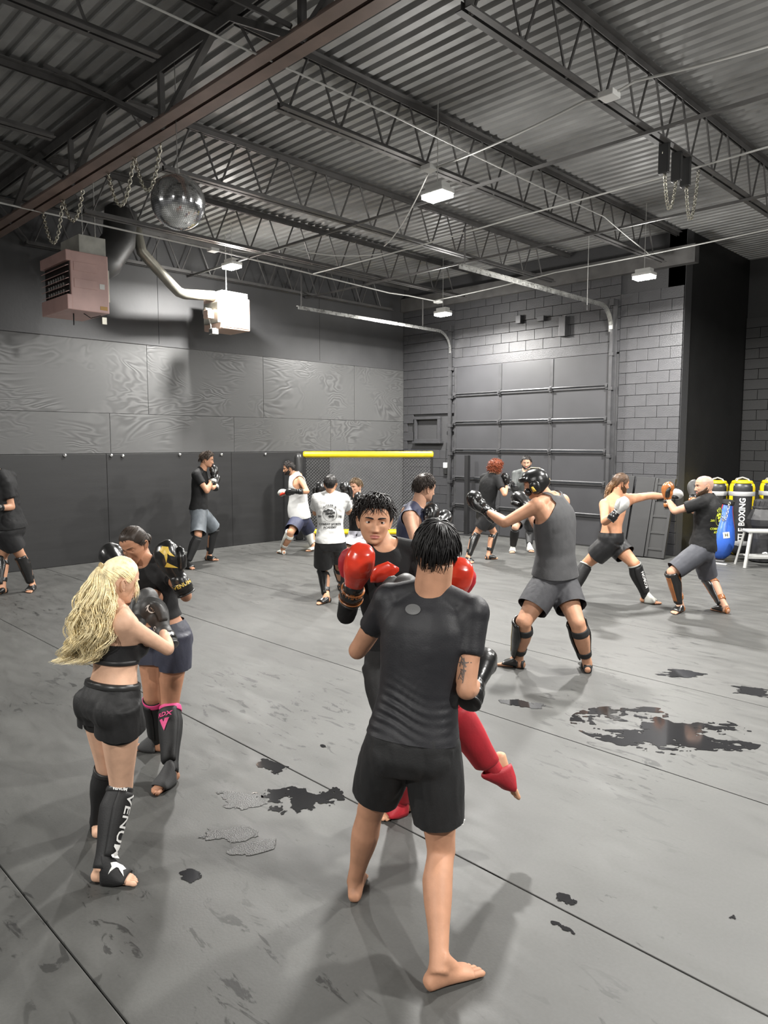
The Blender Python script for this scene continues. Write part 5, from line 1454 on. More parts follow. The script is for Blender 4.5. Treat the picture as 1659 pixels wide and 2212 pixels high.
# ================================================================== blonde woman
p = Person('blonde woman with long ponytail in black sports bra and shorts', 1.66, .98, 1, 'fair', (.62, .38, .26), (.93, .80, .50), .0055)
p.pose((238, 1520), 3.28, (250, 1312), 0, pyaw=40, cyaw=32, head=(258, 1254), hyaw=48, hpitch=16, hroll=0, hunch=.06, mid=.012,
       R=dict(an=(222, 1868), kn=(262, 1698), to=(296, 1898)), L=dict(an=(212, 1770), kn=(232, 1655), to=(228, 1752)),
       aR=dict(sh=(266, 1345), ss=-1, el=(362, 1402), es=1, wr=(352, 1362), ws=1, gt=(330, 1310), gs=1), aL=dict(el=(225, 1400), es=1, wr=(300, 1340), ws=1, gt=(322, 1292)))
p.body(glute=.93)
ln = HAIRLINE_M.copy(); ln[5:9] += .004
p.hair_cap(.004, .001, 30, line=ln)
tie = v3(-.02, -.098, .048)
P_ = p.scalp_paths(420, -tie * np.array([1, 1, 1]) + v3(0, 0, .0), (5, 20), (10, 20), (.0, .0), 4, K=4) if False else []
SP = []
rg = np.random.default_rng(5)
while len(SP) < 900:
    ph = rg.uniform(-math.pi, math.pi); z_ = rg.uniform(-.06, .11); zl = np.interp(abs(ph), HAIRLINE_P, ln)
    if z_ < zl: continue
    a = head_point(ph, z_, False, 1.0); t = np.linspace(0, 1, 10)[:, None]; q = a * (1 - t) + tie * t; r0 = np.linalg.norm(q, axis=1)
    D_ = q / r0[:, None]; ax = np.where(D_[:, 1] > 0, .090, .099); R_ = 1 / np.sqrt((D_[:, 0] / .0765) ** 2 + (D_[:, 1] / ax) ** 2 + (D_[:, 2] / .1145) ** 2)
    SP.append(D_ * (R_ + .008 + rg.uniform(0, .005) * np.sin(t[:, 0] * 3.1))[:, None])
p.strands(SP, rg.uniform(.0018, .0032, len(SP)))
tw = p.W(tie * 1.08)
def tail(n, path, spread, wav, r, seed, name, clumps=30, cs=.30):
    rg = np.random.default_rng(seed); K = 24; t = np.linspace(0, 1, K); pts = np.array(path); tp = np.linspace(0, 1, len(pts)); out = []
    base = np.stack([np.interp(t, tp, pts[:, i]) for i in range(3)], 1)
    for _ in range(4): base[1:-1] = (base[:-2] + base[1:-1] * 2 + base[2:]) / 4
    sp = np.interp(t, np.linspace(0, 1, len(spread)), spread); CL = []
    for _ in range(clumps):
        a = rg.uniform(0, 2 * math.pi); rr = math.sqrt(rg.uniform(0.05, 1))
        CL.append((rt * math.cos(a) * rr + fw * math.sin(a) * rr * .6, rg.uniform(.6, 1.0), rg.uniform(2.6, 4.2), rg.uniform(0, 6.28), rg.uniform(.6, 1.5), rg.uniform(0, 6.28)))
    for i in range(n):
        o, ln_, f1, p1, wa, az = CL[i % clumps]; a = rg.uniform(0, 2 * math.pi); rr = math.sqrt(rg.uniform(0, 1)) * cs
        ln_ = ln_ * rg.uniform(.92, 1.06); tt = np.clip(t * ln_, 0, 1); b = np.stack([np.interp(tt, t, base[:, i_]) for i_ in range(3)], 1); s_ = np.interp(tt, t, sp)
        oo = o + (rt * math.cos(a) + fw * math.sin(a)) * rr * (1 + .6 * t[-1]); w = wav * wa * np.clip(tt * 3, 0, 1) * (.7 + .6 * tt); p2 = p1 + rg.normal(0, .25); f2 = rg.uniform(6, 11)
        e = rt * math.cos(az) + fw * math.sin(az) * .6; e2 = -rt * math.sin(az) + fw * math.cos(az) * .6
        q = b + np.outer(s_, oo) + np.outer(w * np.sin(f1 * 6.28 * tt + p2) + .12 * w * np.sin(f2 * 6.28 * tt), e) + np.outer(w * np.cos(f1 * 6.28 * tt + p2), e2)
        out.append(q)
    return out
D0 = dist(tw)
path = [tw, at_d(214, 1256, D0 - .05), at_d(205, 1300, D0 - .09), at_d(204, 1345, D0 - .10), at_d(196, 1388, D0 - .09), at_d(176, 1420, D0 - .06), at_d(150, 1432, D0 - .02)]
T1 = tail(1500, path, [.012, .055, .085, .095, .090, .080], .016, .002, 1, 'a', 46, .22)
path2 = [tw, at_d(225, 1270, D0 - .03), at_d(228, 1320, D0 - .05), at_d(226, 1370, D0 - .06), at_d(214, 1410, D0 - .05)]
T2 = tail(500, path2, [.012, .035, .05, .06, .055], .014, .002, 2, 'b', 18, .25)
p.strands(np.array(T1 + T2), rg.uniform(.0009, .0019, len(T1) + len(T2)), 'ponytail', world=True)
path3 = [p.W(v3(.05, .06, .03)), p.W(v3(.075, .075, -.03)), p.W(v3(.07, .085, -.10))]
p.strands(np.array(tail(14, path3, [.006, .012, .018], .0008, .001, 3, 'c', 14)), .0009, 'loose_locks', world=True)
v, f = ring_loft([tw - (tw - p.J['hd']) * .06, tw + (tw - p.J['hd']) * .04], [p.hr] * 2, [p.hu] * 2, [.022, .02], [.022, .02], 16); p.part('hair_tie', v, f, mat('blonde_tie', (.45, .33, .15), .5))
br = p.garment('sports_bra', [p.torso(.005, .36, .92)] + p.shoulder_bits(.004) + [ellipsoid(p.spine(.60) + p.tframe(.6)[1] * sg * .068 * p.k + p.tframe(.6)[2] * .075 * p.k, [p.tframe(.6)[1], p.tframe(.6)[2], p.tframe(.6)[0]], np.array([.068, .064, .068]) * p.k) for sg in (-1, 1)],
               M_SATIN, [p.f_hem(.44), p.f_top(.64), p.f_armhole('L', .07, .10), p.f_armhole('R', .07, .10)], .0008)
v, f = ring_loft([p.spine(t) + p.tframe(t)[2] * .0 for t in (.425, .435, .465, .475)], [p.tframe(.45)[1]] * 4, [p.tframe(.45)[2]] * 4, [.129 * p.k, .134 * p.k, .135 * p.k, .130 * p.k], [.095 * p.k, .099 * p.k, .100 * p.k, .096 * p.k], 32, 2.35); p.part('bra_band', v, f, M_SATIN, br)
mb = MB(); mb.tube([p.spine(.64) + p.tframe(.64)[1] * .10 + p.tframe(.64)[2] * .09, p.J['nk'] + p.cr * .055 + p.cf * .03 - p.U * .03, p.J['nk'] - p.cf * .052 + p.cr * .02 + p.U * .01, p.J['nk'] - p.cf * .055 - p.cr * .02 + p.U * .01, p.J['nk'] - p.cr * .055 + p.cf * .03 - p.U * .03], .005, 6); p.part('halter_cord', np.array(mb.V), mb.F, M_BLACK, br)
p.shorts(M_SHORT, top=.10, leg=.31, ease=.004, flare=.0, wr=.001, name='inner_shorts')
p.shorts(M_SHORT, top=.22, leg=.25, ease=.007, flare=.055, wr=.014, wf=(15, 15, 2.5))
v, f = ring_loft([p.spine(t) for t in (.17, .18, .225, .235)], [p.tframe(.2)[1]] * 4, [p.tframe(.2)[2]] * 4, [.150 * p.k, .157 * p.k, .154 * p.k, .148 * p.k], [.108 * p.k, .115 * p.k, .112 * p.k, .106 * p.k], 32, 2.35); p.part('waistband', v, f, M_BLACK)
gr = p.glove('R', M_MATTE, M_MATTE, M_MATTE, .98, mband=M_LEATH); p.glove('L', M_MATTE, M_MATTE, M_MATTE, .98)
G, o_, X, Y, Z, S = p.gl['R']; nn = nrm(-fw * .8 + up * .55); ux = nrm(np.cross(X, nn)) * -1
ux = nrm(np.cross(X, nn)); bg = bvh_of(G)
emb = join_shapes((ring_shape(.018, .024, 18), 0, 0), (ring_shape(.004, .010, 12), .004, .002), (poly_shape([[(-.034, .0), (-.02, .012), (-.018, .006)], [(-.03, .016), (-.012, .024), (-.012, .018)], [(.01, -.012), (.03, -.016), (.024, -.006)], [(-.006, -.014), (.01, -.01), (.004, -.004)]]), 0, 0))
decal('glove_emblem', emb, o_ + X * .12 * S + nn * .06 - p.org, ux, X, bg, M_INK, G, .003)
st_ = [c_ for c_ in G.children if c_.name.startswith('wrist_strap')][0]
decal('strap_lettering', text_shape('VENUM', .026, .03), o_ - X * .056 * S + nn * .05 - p.org, ux, X, st_, M_INK, G, .003)
decal('cuff_mark', join_shapes((ring_shape(.006, .011, 12, ex=.8), 0, 0)), o_ + X * .02 * S - ux * .03 + nn * .05 - p.org, ux, X, bg, M_INK, G, .003)
for sd in 'LR':
    g = p.shin_guard(sd, M_GUARD, M_GUARD, M_GUARD, style='sock', thick=.014)
    p.shell('top_band', sd, 'kn', 'an', .02, .09, 180, .004, M_BLACK, g, ease=.0085, K=6, n=24)
    if sd == 'R':
        p.shin_g = g; sh_ = [c_ for c_ in g.children if c_.name.startswith('shin_pad')][0]; ins = [c_ for c_ in g.children if c_.name.startswith('instep_pad')][0]
        ax = nrm(p.J['anR'] - p.J['knR']); q = p.J['knR'] * .49 + p.J['anR'] * .51 - p.org; fr = nrm(p.legfront('R')); nn = nrm(fr * .55 - fw * .45 + rt * .45 - 0 * ax); nn = nrm(nn - (nn @ ax) * ax)
        decal('shin_lettering', text_shape('VENUM', .074, .012, 1.12), q + nn * .06, ax, np.cross(nn, ax), sh_, M_INK, g, .004)
        tb_ = [c_ for c_ in g.children if c_.name.startswith('top_band')][0]
        q = p.J['knR'] * .945 + p.J['anR'] * .055 - p.org; n2 = nrm(-fw + .2 * rt); n2 = nrm(n2 - (n2 @ ax) * ax)
        decal('band_lettering', text_shape('VENUM', .020, .03), q + n2 * .06, nrm(np.cross(-ax, n2)), -ax, tb_, M_INK, g, .002)
        o0, d0, r0, u0 = p.footframe('R'); n3 = nrm(u0 * .85 - fw * .5)
        head = poly_shape([[(-.030, .012), (-.012, .026), (.012, .026), (.030, .012), (.022, -.002), (.034, -.030), (.012, -.008), (.004, .002), (-.004, .002), (-.012, -.008), (-.034, -.030), (-.022, -.002)]])
        decal('instep_emblem', head, o0 + d0 * .075 + u0 * .05 + n3 * .03 - p.org, nrm(np.cross(up, n3)), nrm(np.cross(n3, np.cross(up, n3))), ins, M_INK, g, .003)

# ================================================================== brunette woman
p = Person('dark-haired woman in black crop top and navy shorts guarding with gold-printed gloves', 1.70, 1.0, 1, 'olive', (.42, .21, .125), (.030, .020, .014), .006)
p.pose((352, 1372), 4.34, (318, 1218), 0, pyaw=205, cyaw=205, head=(291, 1176), hyaw=198, hpitch=26, hroll=-8, hunch=-.04, mid=-.01,
       L=dict(an=(370, 1662), kn=(367, 1522), to=(340, 1704)), R=dict(an=(340, 1596), kn=(330, 1506), to=(308, 1613)),
       aL=dict(el=(402, 1288), es=-1, wr=(384, 1246), ws=-1, gt=(356, 1190), gs=-1), aR=dict(el=(270, 1300), es=-1, wr=(258, 1232), ws=-1, gt=(234, 1194), gs=1))
p.body(eyes_open=.2)
p.hair_cap(.003, .001, 30)
tie = v3(0, -.105, .02); SP = []; rg = np.random.default_rng(6)
while len(SP) < 800:
    ph = rg.uniform(-math.pi, math.pi); z_ = rg.uniform(-.06, .112); zl = np.interp(abs(ph), HAIRLINE_P, HAIRLINE_M)
    if z_ < zl: continue
    a = head_point(ph, z_, False, 1.0); t = np.linspace(0, 1, 10)[:, None]; q = a * (1 - t) + tie * t; r0 = np.linalg.norm(q, axis=1)
    D_ = q / r0[:, None]; ax = np.where(D_[:, 1] > 0, .090, .099); R_ = 1 / np.sqrt((D_[:, 0] / .0765) ** 2 + (D_[:, 1] / ax) ** 2 + (D_[:, 2] / .1145) ** 2)
    SP.append(D_ * (R_ + .0065 + rg.uniform(0, .004))[:, None])
p.strands(SP, rg.uniform(.0018, .0032, len(SP)))
v, f = ellipsoid(p.W(v3(0, -.122, -.03)), [p.hr, p.hf, p.hu], (.03, .026, .03), 18, 12); p.part('hair_bun', v, f, p.mhair)
p.tshirt(M_TEE, hem=.26, sleeve=.40, ease=.008, flare=.012, wr=.003, neck=.065, name='crop_top')
p.shorts(M_NAVYW, top=.19, leg=.42, ease=.012, flare=.040, wr=.006)
for sd in 'LR': p.glove(sd, M_LEATH, M_LEATH, M_LEATH, 1.0)
G, o_, X, Y, Z, S = p.gl['L']; nn = nrm(-fw + .3 * rt + .3 * up); ux = nrm(np.cross(X, nn)); bg = bvh_of(G)
bolt = poly_shape([[(-.028, .05), (-.004, .066), (.022, .05), (.016, .028), (.030, -.012), (.008, .008), (.002, .022), (-.006, .004), (-.024, -.022), (-.016, .02)]])
decal('gold_flash', bolt, o_ + X * .11 * S + nn * .07 - p.org, ux, X, bg, M_GOLD, G, .003)
decal('gold_flash', poly_shape([[(-.04, .0), (-.02, .018), (.02, -.035)]]), o_ + X * .07 * S + nn * .07 - p.org, ux, X, bg, M_GOLD, G, .003)
st_ = [c_ for c_ in G.children if c_.name.startswith('wrist_strap')][0]
decal('strap_lettering', text_shape('VENUM', .030, .02), o_ - X * .058 * S + nn * .05 - p.org, ux, X, st_, M_GOLD, G, .003)
for sd in 'LR':
    g = p.shin_guard(sd, M_GUARD, M_GUARD, M_GREYIN, style='sock', thick=.018)
    p.shell('pink_top_band', sd, 'kn', 'an', .03, .12, 180, .005, M_PINK, g, ease=.0095, K=6, n=24)
    o0, d0, r0, u0 = p.footframe(sd)
    if sd == 'L':
        sh_ = [c_ for c_ in g.children if c_.name.startswith('shin_pad')][0]; ax = nrm(p.J['anL'] - p.J['knL']); n2 = nrm(-fw - .15 * rt); n2 = nrm(n2 - (n2 @ ax) * ax); q = p.J['knL'] * .80 + p.J['anL'] * .20 - p.org
        decal('shin_lettering', text_shape('RDX', .034, .03, 1.3, .2), q + n2 * .07, nrm(np.cross(-ax, n2)), -ax, sh_, M_PINK, g, .004)
        decal('shin_emblem', poly_shape([[(-.034, .03), (-.012, .03), (-.004, .012), (0, .012), (.006, .03), (.034, .03), (0, -.045)]]), q + n2 * .07 + ax * .055, nrm(np.cross(-ax, n2)), -ax, sh_, M_PINK, g, .004)
# ================================================================== the people further back
def short_hair(p, n=260, th=.006, seed=1, off=(.004, .012), lift=.004, r=(.002, .004), jit=.3, pole=(.1, -.4, .9), line=None, noise=.003):
    h = p.hair_cap(th, noise, 45, line=line, seed=seed)
    P_ = np.concatenate([p.scalp_paths(n, v3(*pole), (0, 60), (20, 55), off, seed, K=7, jit=jit, lift=lift, line=line), p.scalp_paths(n // 3, v3(*pole), (0, 10), (20, 45), off, seed + 50, K=7, jit=jit, lift=lift, line=line)])
    p.strands(P_, np.random.default_rng(seed).uniform(*r, len(P_)), parent=h)
def beard(p, m=None, th=.006, low=-.118, hi=-.038, jaw=True):
    """beard shell along jaw and chin"""
    nphi, nz = 80, 40; phi = np.linspace(-1.75, 1.75, nphi); zz = np.linspace(-.114, .0, nz); PH, ZZ = np.meshgrid(phi, zz)
    G = head_point(PH, ZZ, True, p.fem).reshape(-1, 3); a = np.abs(PH.ravel()); z = ZZ.ravel()
    top = np.interp(a, [0, .25, .45, .8, 1.2, 1.5, 1.75], [-.052, -.052, -.058, -.05, -.035, -.01, .0])
    lip = ((G[:, 0] / .024) ** 2 + ((z + .0675) / .012) ** 2) - 1
    g = np.minimum(np.minimum(top - z, lip * .01), .02 + 0 * z); w = np.clip(g / .008, 0, 1) ** .6
    N = G - np.array([0, .0, -.03]); N /= np.linalg.norm(N, axis=1)[:, None]
    G = G + N * (w * (th + .003 * noise_at(G * 120, 1.0)) - .001)[:, None]
    F = [(i * nphi + j, i * nphi + j + 1, (i + 1) * nphi + j + 1, (i + 1) * nphi + j) for i in range(nz - 1) for j in range(nphi - 1)]
    V, F = clip(G, F, g); return p.part('beard', p.W(V), F, m or p.mhair)

# ---- man cut off at the left edge
p = Person('man in black T-shirt and satin shorts cut off by the left edge', 1.78, 1.08, 0, 'tan', (.42, .22, .135), (.02, .015, .01), .009)
p.pose((22, 1142), 9.45, (-4, 1024), 0, pyaw=-78, cyaw=-75, head=(-26, 988), hyaw=-90, hunch=0, mid=-.03,
       L=dict(an=(70, 1262), kn=(46, 1202), to=(52, 1284)), R=dict(an=(6, 1268), kn=(4, 1204), to=(-14, 1283)),
       aL=dict(sh=(12, 1046), ss=-1, el=(28, 1104), es=-1, wr=(-12, 1098), ws=-1), aR=dict(el=(-30, 1090), es=1, wr=(-60, 1050), ws=1))
p.body(); short_hair(p)
p.tshirt(M_TEE, hem=.02, sleeve=.62, ease=.018, flare=.03, wr=.010, hemflare=.03, neck=.08)
p.shorts(M_SATIN, top=.14, leg=.66, ease=.018, flare=.05, wr=.008, wf=(11, 11, 3))
for sd in 'LR': p.shin_guard(sd, M_LEATH, M_LEATH, M_LEATH); p.glove(sd, M_LEATH)
# ---- man guarding near the wall mats
p = Person('man in black T-shirt and grey shorts guarding his face by the wall mats', 1.80, 1.0, 0, 'tan', (.42, .22, .135), (.035, .022, .014), .009)
p.pose((430, 1103), 11.75, (436, 1016), 0, pyaw=75, cyaw=72, head=(447, 993), hyaw=85, hpitch=10, mid=-.02,
       R=dict(an=(404, 1216), kn=(428, 1157), to=(420, 1228)), L=dict(an=(450, 1199), kn=(463, 1143), to=(478, 1210)),
       aR=dict(sh=(424, 1026), ss=-1, el=(447, 1061), es=-1, wr=(461, 1032), ws=1, gt=(463, 1012)), aL=dict(el=(462, 1058), es=1, wr=(466, 1046), ws=1, gt=(468, 1030)))
p.body(); short_hair(p, 300, .009, 3, (.01, .025), .012, jit=.6)
p.tshirt(M_TEE, hem=.05, sleeve=.55, ease=.014, wr=.006, hemflare=.018)
p.shorts(M_GREYW, top=.11, leg=.92, ease=.018, flare=.045, wr=.008, wf=(11, 11, 3))
for sd in 'LR': p.shin_guard(sd, M_GUARD, M_GUARD, M_LEATH, style='sock' if sd == 'R' else 'strap'); p.glove(sd, M_LEATH, M_LEATH, mband=M_WLEATH)
p.shell('knee_sleeve', 'L', 'kn', 'an', -.12, .14, 180, .012, M_GUARD, ease=.008, n=24)
# ---- man in white sleeveless shirt
p = Person('man in white sleeveless shirt, navy shorts and white shin guards stepping left', 1.72, 1.14, 0, 'tan2', (.42, .22, .13), (.018, .014, .012), .009)
p.pose((648, 1119), 13.05, (636, 1025), 0, pyaw=-75, cyaw=-72, head=(624, 1012), hyaw=-100, hpitch=8, hunch=-.02, mid=-.04,
       L=dict(an=(611, 1187), kn=(628, 1150), to=(585, 1187)), R=dict(an=(678, 1180), kn=(668, 1148), to=(662, 1190)),
       aL=dict(sh=(650, 1038), ss=-1, el=(664, 1062), es=-1, wr=(641, 1062), ws=-1, gt=(622, 1062)), aR=dict(el=(632, 1062), es=1, wr=(622, 1063), ws=1, gt=(606, 1064)))
p.body(belly=.05); short_hair(p, 300, .008, 4, (.008, .02), .008); beard(p, th=.003)
p.tank(M_WTEE, hem=.03, ease=.016, hole=.125, xin=.105, neck=.100, hemflare=.03, belly=.055, wr=.007, wf=(8, 8, 4), name='sleeveless_shirt')
p.shorts(M_NAVY, top=.10, leg=.86, ease=.02, flare=.05, wr=.008, wf=(11, 11, 3), belly=.03)
for sd in 'LR': p.shin_guard(sd, M_WLEATH, M_WLEATH, M_WLEATH, thick=.022, accent=None)
p.glove('L', M_LEATH, M_LEATH); p.glove('R', M_WLEATH, M_REDG, M_REDG)
# ---- man in white T-shirt seen from behind
p = Person('man in printed white T-shirt and black shorts seen from behind', 1.66, 1.0, 0, 'tan2', (.50, .28, .17), (.014, .012, .011), .008)
p.pose((714, 1172), 8.95, (714, 1070), 0, pyaw=-10, cyaw=4, head=(714, 1046), hyaw=4, hpitch=6, hunch=.03, mid=-.02,
       L=dict(an=(706, 1288), kn=(698, 1232), to=(680, 1304)), R=dict(an=(736, 1262), kn=(732, 1220), to=(740, 1252)),
       aL=dict(el=(681, 1108), es=1, wr=(690, 1078), ws=1, gt=(692, 1052)), aR=dict(el=(754, 1104), es=1, wr=(751, 1076), ws=1, gt=(743, 1046)))
p.body(); short_hair(p, 260, .004, 5, (.002, .008), .001, pole=(0, -.3, .95))
st = p.tshirt(M_WTEE, hem=.03, sleeve=.62, ease=.016, flare=.03, wr=.010, hemflare=.02, neck=.078)
p.shorts(M_SATIN, top=.10, leg=.80, ease=.018, flare=.05, wr=.008, wf=(11, 11, 3))
for sd in 'LR': p.shin_guard(sd, M_LEATH, M_LEATH, M_LEATH); p.glove(sd, M_LEATH, M_LEATH, mband=M_SILV, size=1.08)
M_PRINT = mat('charcoal_print', (.03, .03, .03), .7)
def fist_emblem(sc):
    R_ = []
    rg = np.random.default_rng(2)
    for (cx_, cy_, rx) in [(-.055, .035, .022), (-.02, .048, .024), (.02, .045, .02), (.05, .02, .02), (-.03, .005, .024), (.012, .008, .022), (.0, -.03, .02), (.035, -.028, .022)]:
        n = 9; R_.append([(cx_ + rx * (1 + .3 * rg.normal() * .5) * math.cos(2 * math.pi * k / n), cy_ + rx * .75 * math.sin(2 * math.pi * k / n)) for k in range(n)])
    return [[(x * sc, y * sc) for x, y in P] for P in R_]
def club_print(p, st, m, sc=1.0, s0=.56, yawoff=0.0):
    T, R, Fo = p.tframe(s0); a = math.radians(yawoff); R = R * math.cos(a) - Fo * math.sin(a); Fo = np.cross(T, R)
    c = p.spine(s0) - p.org - Fo * .14; b = bvh_of(st)
    decal('printed_emblem', join_shapes((poly_shape(fist_emblem(sc)), 0, .03), (ring_shape(.085 * sc, .089 * sc, 30), 0, .03)), c, R, T, b, m, st, .004)
    for k, ch in enumerate('KILLER B'):
        if ch == ' ': continue
        an = math.radians(128 - k * 11); decal('printed_lettering', text_shape(ch, .034 * sc, .02), c + R * .11 * sc * math.cos(an) + T * (.03 + .11 * math.sin(an)) * sc, R, T, b, m, st, .004)
    decal('printed_lettering', text_shape('COMBAT SPORTS', .036 * sc, .03, .95), c - T * .095 * sc, R, T, b, m, st, .004)
    decal('printed_lettering', text_shape('ACADEMY', .036 * sc, .03, .95), c - T * .135 * sc, R, T, b, m, st, .004)
    decal('printed_lettering', text_shape('201', .034 * sc, .03), c - R * .125 * sc, R, T, b, m, st, .004)
    decal('printed_lettering', text_shape('NJ', .034 * sc, .03), c + R * .125 * sc, R, T, b, m, st, .004)
club_print(p, st, M_PRINT, 1.0)
# ---- boy partly hidden behind him
p = Person('boy in dark shirt mostly hidden between the white T-shirt and the red gloves man', 1.60, .92, 0, 'fair2', (.46, .26, .175), (.09, .055, .025), .009)
p.pose((775, 1165), 10.4, (772, 1072), 0, pyaw=200, cyaw=205, head=(769, 1050), hyaw=222, hpitch=10, mid=-.02,
       L=dict(an=(785, 1252), to=(780, 1264)), R=dict(an=(760, 1248), to=(752, 1258)),
       aL=dict(el=(790, 1110), es=-1, wr=(780, 1088), ws=-1, gt=(773, 1070)), aR=dict(el=(752, 1108), es=-1, wr=(756, 1084), ws=-1, gt=(752, 1062)))
p.body(); short_hair(p, 300, .009, 6, (.008, .02), .008)
p.tshirt(M_TEE, hem=.04, ease=.012, wr=.006)
p.shorts(mat('patterned_shorts_cloth', (.42, .42, .46), .6, var=.9, vscale=7), top=.2, leg=.8, ease=.02, flare=.05, wr=.01)
for sd in 'LR': p.shin_guard(sd, M_LEATH); p.glove(sd, M_LEATH, M_LEATH, mband=M_SILV)
# ---- man in navy sleeveless top
p = Person('man in navy sleeveless top with black gloves behind the foreground fighter', 1.76, 1.05, 0, 'fair2', (.62, .40, .31), (.022, .014, .010), .007)
p.pose((892, 1262), 6.35, (900, 1096), 0, pyaw=70, cyaw=68, head=(917, 1054), hyaw=62, hpitch=12, hunch=.04, mid=-.03, hs=0,
       R=dict(an=(885, 1428), to=(915, 1436)), L=dict(an=(925, 1408), to=(955, 1410)),
       aR=dict(sh=(884, 1118), ss=-1, el=(900, 1178), es=-1, wr=(921, 1136), ws=1, gt=(935, 1102)), aL=dict(el=(930, 1160), es=1, wr=(950, 1136), ws=1, gt=(964, 1116)))
p.body(); short_hair(p, 380, .007, 7, (.005, .014), .004)
p.tank(M_NAVY, hem=.03, hole=.098, xin=.125, neck=.075, wr=.004, name='sleeveless_top'); p.shorts(M_SHORT, leg=.75)
for sd in 'LR': p.shin_guard(sd, M_LEATH); p.glove(sd, M_LEATH, M_LEATH)
# ---- red curly hair
p = Person('person with curly red hair in black T-shirt and shorts near the door', 1.72, .98, 0, 'tan', (.42, .22, .135), (.20, .045, .015), .009)
p.pose((1050, 1109), 12.1, (1061, 1028), 0, pyaw=60, cyaw=58, head=(1071, 1010), hyaw=72, hpitch=5, mid=-.03,
       R=dict(an=(1010, 1203), kn=(1028, 1154), to=(1026, 1216)), L=dict(an=(1055, 1198), kn=(1067, 1150), to=(1076, 1205)),
       aR=dict(sh=(1076, 1038), ss=-1, el=(1090, 1068), es=-1, wr=(1095, 1048), ws=1, gt=(1092, 1028)), aL=dict(el=(1088, 1062), es=1, wr=(1098, 1048), ws=1, gt=(1104, 1046)))
p.body()
hc = p.hair_cap(.018, .008, 40, top=1.2)
rg = np.random.default_rng(9); CU = []
while len(CU) < 800:
    d = nrm(rg.normal(0, 1, 3)); 
    if d[2] < -.45 or (d[1] > .55 and d[2] < .45): continue
    b = d * np.array([.078, .096, .112]); t = np.linspace(0, 1, 12); u1 = nrm(np.cross(d, v3(.3, .2, .9))); u2 = np.cross(d, u1); f_ = rg.uniform(9, 15); ph = rg.uniform(0, 6); l_ = rg.uniform(.035, .078)
    CU.append(b + np.outer(t * l_, d) + .010 * (np.outer(np.cos(f_ * t + ph), u1) + np.outer(np.sin(f_ * t + ph), u2)) * np.clip(t * 3, 0, 1)[:, None] + np.outer(t ** 2, v3(0, 0, -.015)))
p.strands(CU, .0034, 'curls', hc)
p.tshirt(M_TEE, hem=.03, sleeve=.6, ease=.014, wr=.006); p.shorts(M_SATIN, top=.10, leg=.66, flare=.04, wr=.01)
for sd in 'LR': p.shin_guard(sd, M_LEATH, M_LEATH, M_LEATH); p.glove(sd, M_LEATH, M_LEATH, mband=M_SILV)
# ---- bearded man facing the camera
p = Person('bearded man in dark rash guard facing the camera before the door', 1.80, 1.08, 0, 'brown', (.42, .24, .16), (.015, .012, .011), .009)
p.pose((1137, 1108), 13.2, (1136, 1018), 0, pyaw=185, cyaw=190, head=(1137, 1000), hyaw=192, hpitch=6, mid=-.02,
       R=dict(an=(1108, 1182), kn=(1113, 1140), to=(1105, 1195)), L=dict(an=(1143, 1180), kn=(1144, 1144), to=(1151, 1192)),
       aR=dict(el=(1110, 1058), es=-1, wr=(1110, 1052), ws=-1, gt=(1104, 1048)), aL=dict(el=(1162, 1058), es=-1, wr=(1150, 1040), ws=-1, gt=(1140, 1036)))
p.body(); short_hair(p, 300, .007, 8, (.006, .016), .006); beard(p, th=.007)
p.tshirt(mat('dark_green_grey_knit', (.045, .05, .048), .6, var=.1), hem=.03, ease=.008, wr=.003, long=True, name='rash_guard'); p.shorts(M_CHARC, top=.2, leg=.8)
for sd in 'LR': p.shin_guard(sd, M_GUARD, M_GUARD, M_WLEATH, style='sock'); p.glove(sd, M_LEATH)
# ---- fighter with headgear
p = Person('fighter in black headgear and grey tank top throwing a left jab', 1.80, 1.18, 0, 'tan', (.52, .28, .18), (.02, .015, .01), .0065)
p.pose((1197, 1252), 6.3, (1190, 1076), 0, pyaw=-42, cyaw=-48, head=(1157, 1046), hyaw=-72, hpitch=18, hunch=.0, mid=-.035,
       L=dict(an=(1120, 1422), kn=(1131, 1344), to=(1078, 1432)), R=dict(an=(1268, 1430), kn=(1247, 1346), to=(1252, 1412)),
       aL=dict(sh=(1160, 1092), ss=-1, el=(1086, 1132), es=-1, wr=(1052, 1104), ws=1, gt=(1022, 1078), gs=1), aR=dict(el=(1160, 1140), es=1, wr=(1138, 1092), ws=1, gt=(1120, 1074), gs=1))
p.body()
M_HG = M_LEATH
hl = np.array([.052, .052, .050, .046, .040, -.05, -.085, -.085, -.085, -.085, -.080, -.06, -.05])
hg = p.hair_cap(.026, .0, 10, line=hl, name='headgear', m=M_HG, top=.9)
for sg in (-1, 1):
    v, f = ellipsoid(p.W(v3(sg * .098, .0, -.02)), [p.hr, p.hf, p.hu], (.016, .05, .06), 16, 10); p.part('ear_pad', v, f, M_HG, hg)
    v, f = ellipsoid(p.W(v3(sg * .066, .072, -.045)), [p.hr, p.hf, p.hu], (.026, .03, .036), 14, 10); p.part('cheek_pad', v, f, M_HG, hg)
    v, f = ring_loft([p.W(v3(sg * .113, .012, -.055)), p.W(v3(sg * .113, .022, -.01))], [p.hf] * 2, [p.hr] * 2, [.016, .010], [.004, .004], 8); p.part('gold_flash', v, f, M_GOLD, hg)
v, f = ring_loft([p.W(np.array(q)) for q in [(-.095, .05, .062), (-.06, .098, .066), (0, .118, .068), (.06, .098, .066), (.095, .05, .062)]], [p.hf] * 5, [p.hu] * 5, [.014] * 5, [.022] * 5, 12); p.part('brow_pad', v, f, M_HG, hg)
